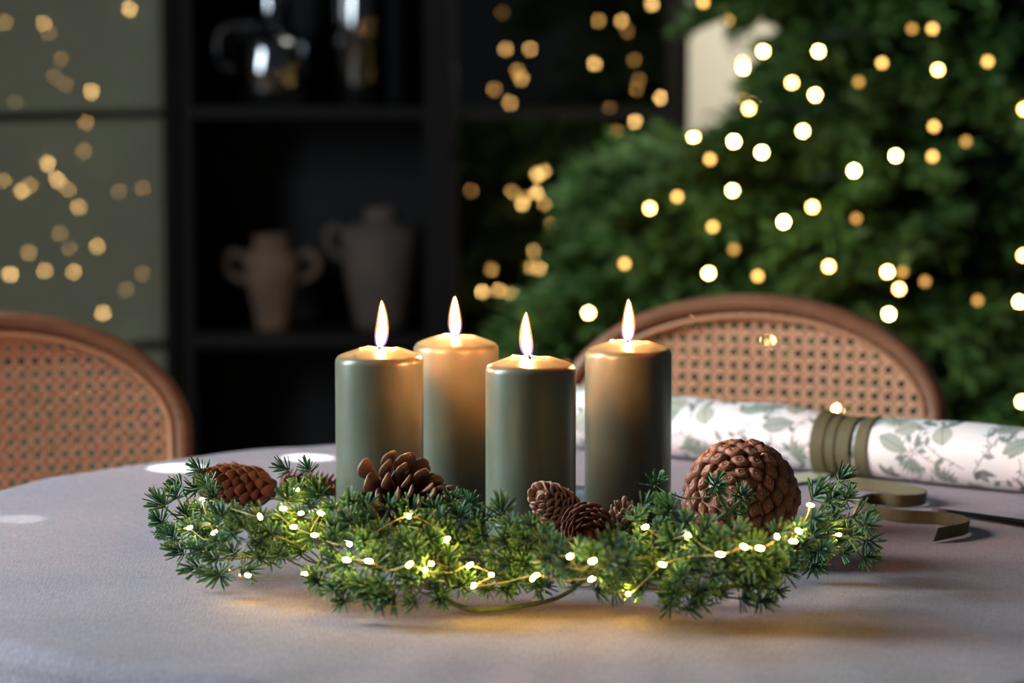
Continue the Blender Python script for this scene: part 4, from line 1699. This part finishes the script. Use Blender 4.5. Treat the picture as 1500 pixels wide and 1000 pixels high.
# ------------------------------------------------------------------ light string on the tree
DIRECT = [(1118, 75, 'b'), (1199, 75, 'b'), (1160, 121, 'm'), (1194, 139, 'b'), (1097, 159, 'm'), (1176, 192, 'b'), (1075, 207, 'B'), (1116, 223, 'B'), (1251, 250, 'B'), (1312, 228, 'b'), (1040, 233, 'd'), (1073, 279, 'b'), (952, 305, 'm'), (992, 288, 'd'), (1044, 332, 'd'), (1148, 325, 'B'), (1190, 303, 'm'), (1038, 400, 'b'), (1110, 404, 'd'), (1214, 390, 'm'), (1300, 398, 'b'), (1317, 423, 'm'), (1355, 412, 'v'), (1302, 460, 'B'), (862, 458, 'b'), (915, 386, 'd'), (1292, 92, 'd'), (1366, 42, 'd'), (1336, 42, 'v'), (1374, 102, 'm'), (1447, 90, 'd'), (1366, 229, 'd'), (1368, 185, 'd'), (1415, 207, 'v'), (1254, 320, 'v'), (1493, 442, 'b'), (1497, 588, 'b'), (1499, 374, 'm'), (1030, 3, 'd'), (1075, 365, 'v'), (1258, 120, 'v'), (1228, 601, 'b'), (1125, 500, 'b'), (1010, 470, 'm'), (1293, 500, 'm'), (1432, 440, 'v'), (1500, 160, 'm'), (1322, 398, 'v')]
REF_L = [(7, 33, 'd'), (64, 34, 'm'), (80, 112, 'v'), (134, 134, 'b'), (22, 150, 'v'), (33, 182, 'v'), (126, 179, 'd'), (122, 222, 'd'), (59, 235, 'm'), (5, 265, 'd'), (44, 271, 'd'), (31, 280, 'b'), (84, 263, 'b'), (100, 277, 'd'), (115, 303, 'm'), (209, 276, 'v'), (102, 362, 'b'), (15, 402, 'b'), (65, 396, 'm'), (108, 398, 'm'), (209, 401, 'v'), (185, 424, 'v'), (151, 458, 'b'), (73, 342, 'v'), (103, 536, 'b'), (121, 577, 'm'), (40, 608, 'm'), (18, 627, 'm')]
REF_R = [(871, 93, 'b'), (818, 178, 'b'), (930, 178, 'b'), (787, 256, 'b'), (803, 236, 'v'), (690, 279, 'v'), (819, 306, 'v'), (955, 215, 'd'), (782, 368, 'm'), (790, 393, 'm'), (720, 395, 'd'), (788, 37, 'v'), (919, 46, 'v'), (929, 88, 'v'), (932, 131, 'v'), (955, 6, 'b')]


def march(P0, d, grow):
    best = None
    for k in range(900):
        P = P0 + d * (k * 0.004)
        r = math.hypot(P.x - TX, P.y - TY)
        e = r - (tree_r(P.z) + grow)
        if best is None or e < best[0]:
            best = (e, P)
        if e <= 0:
            return P
    return best[1]


SILH = [(0, 1010), (40, 1080), (170, 1080), (200, 1010), (240, 960), (300, 870), (400, 890), (450, 810), (600, 800)]
bulbs = []
for px, py, c in DIRECT:
    d = ray(px, py)
    bulbs.append((march(CAM + d * 4.0, d, 0.05 if c in 'Bb' else 0.03), c))
for lst, pt, nrm in ((REF_L, dl_p, dl_n), (REF_R, dr_p, dr_n)):
    for px, py, c in lst:
        d = ray(px, py)
        tt = (pt - CAM).dot(nrm) / d.dot(nrm)
        hit = CAM + d * tt
        rdir = d - 2 * d.dot(nrm) * nrm
        P = None
        for k_ in range(900):
            Q = hit + rdir * (0.02 + 0.004 * k_)
            dep = (Q - CAM).dot(FWD)
            qx, qy = 750 + F * Q.x / dep, 500 - F * (Q - CAM).dot(UPV) / dep
            if qx > lerp_tab(SILH, qy) + (25 if lst is REF_L else 8) and math.hypot(Q.x - TX, Q.y - TY) < tree_r(Q.z) * 1.15 + 0.05:
                P = Q
                break
        if P is None:
            P = march(hit + rdir * 0.02, rdir, 0.0)
        bulbs.append((P, {'b': 'B', 'm': 'b', 'd': 'm', 'v': 'e'}[c]))
tl = empty('tree_light_string', (TX, TY, 0.1), 'long string of warm white lights wound around the fir tree', 'string lights')
T0 = tl.location.copy()
mb = MB()
mb.lathe([(0.0, -0.0050), (0.0032, -0.0045), (0.0046, -0.0020), (0.0050, 0.0), (0.0046, 0.0022), (0.0030, 0.0042), (0.0, 0.0052)], 12)
tb_me = {}
for kk, mt in M_BULBS.items():
    me_ = mb.mesh('bulb', mt)
    tb_me[kk] = me_
for P, c in bulbs:
    o = bpy.data.objects.new('bulb', tb_me[c])
    COL.objects.link(o)
    o.parent = tl
    o.location = P - T0
# the wire spirals up inside the branches, a short lead reaches each bulb
mb = MB()
sp = []
for k in range(420):
    a = k * 0.19
    zz = 0.25 + 1.5 * k / 419
    rr_ = tree_r(zz) * 0.72
    sp.append(Vector((TX + rr_ * math.cos(a), min(TY + rr_ * math.sin(a), CY - 0.1 if TX + rr_ * math.cos(a) < cx5 + 0.05 else 9), zz)) - T0)
mb.tube(sp, 0.0016, 5)
for P, c in bulbs:
    q = P - T0
    s = min(sp, key=lambda w: (w - q).length)
    out_ = (q - s).normalized() if (q - s).length > 1e-6 else Vector((0, 0, 1))
    mb.tube([s, (s + q) / 2 + Vector((0, 0, -0.01)), q - out_ * 0.004], 0.0010, 4)
mb.obj('wire', M_WIRE, tl)
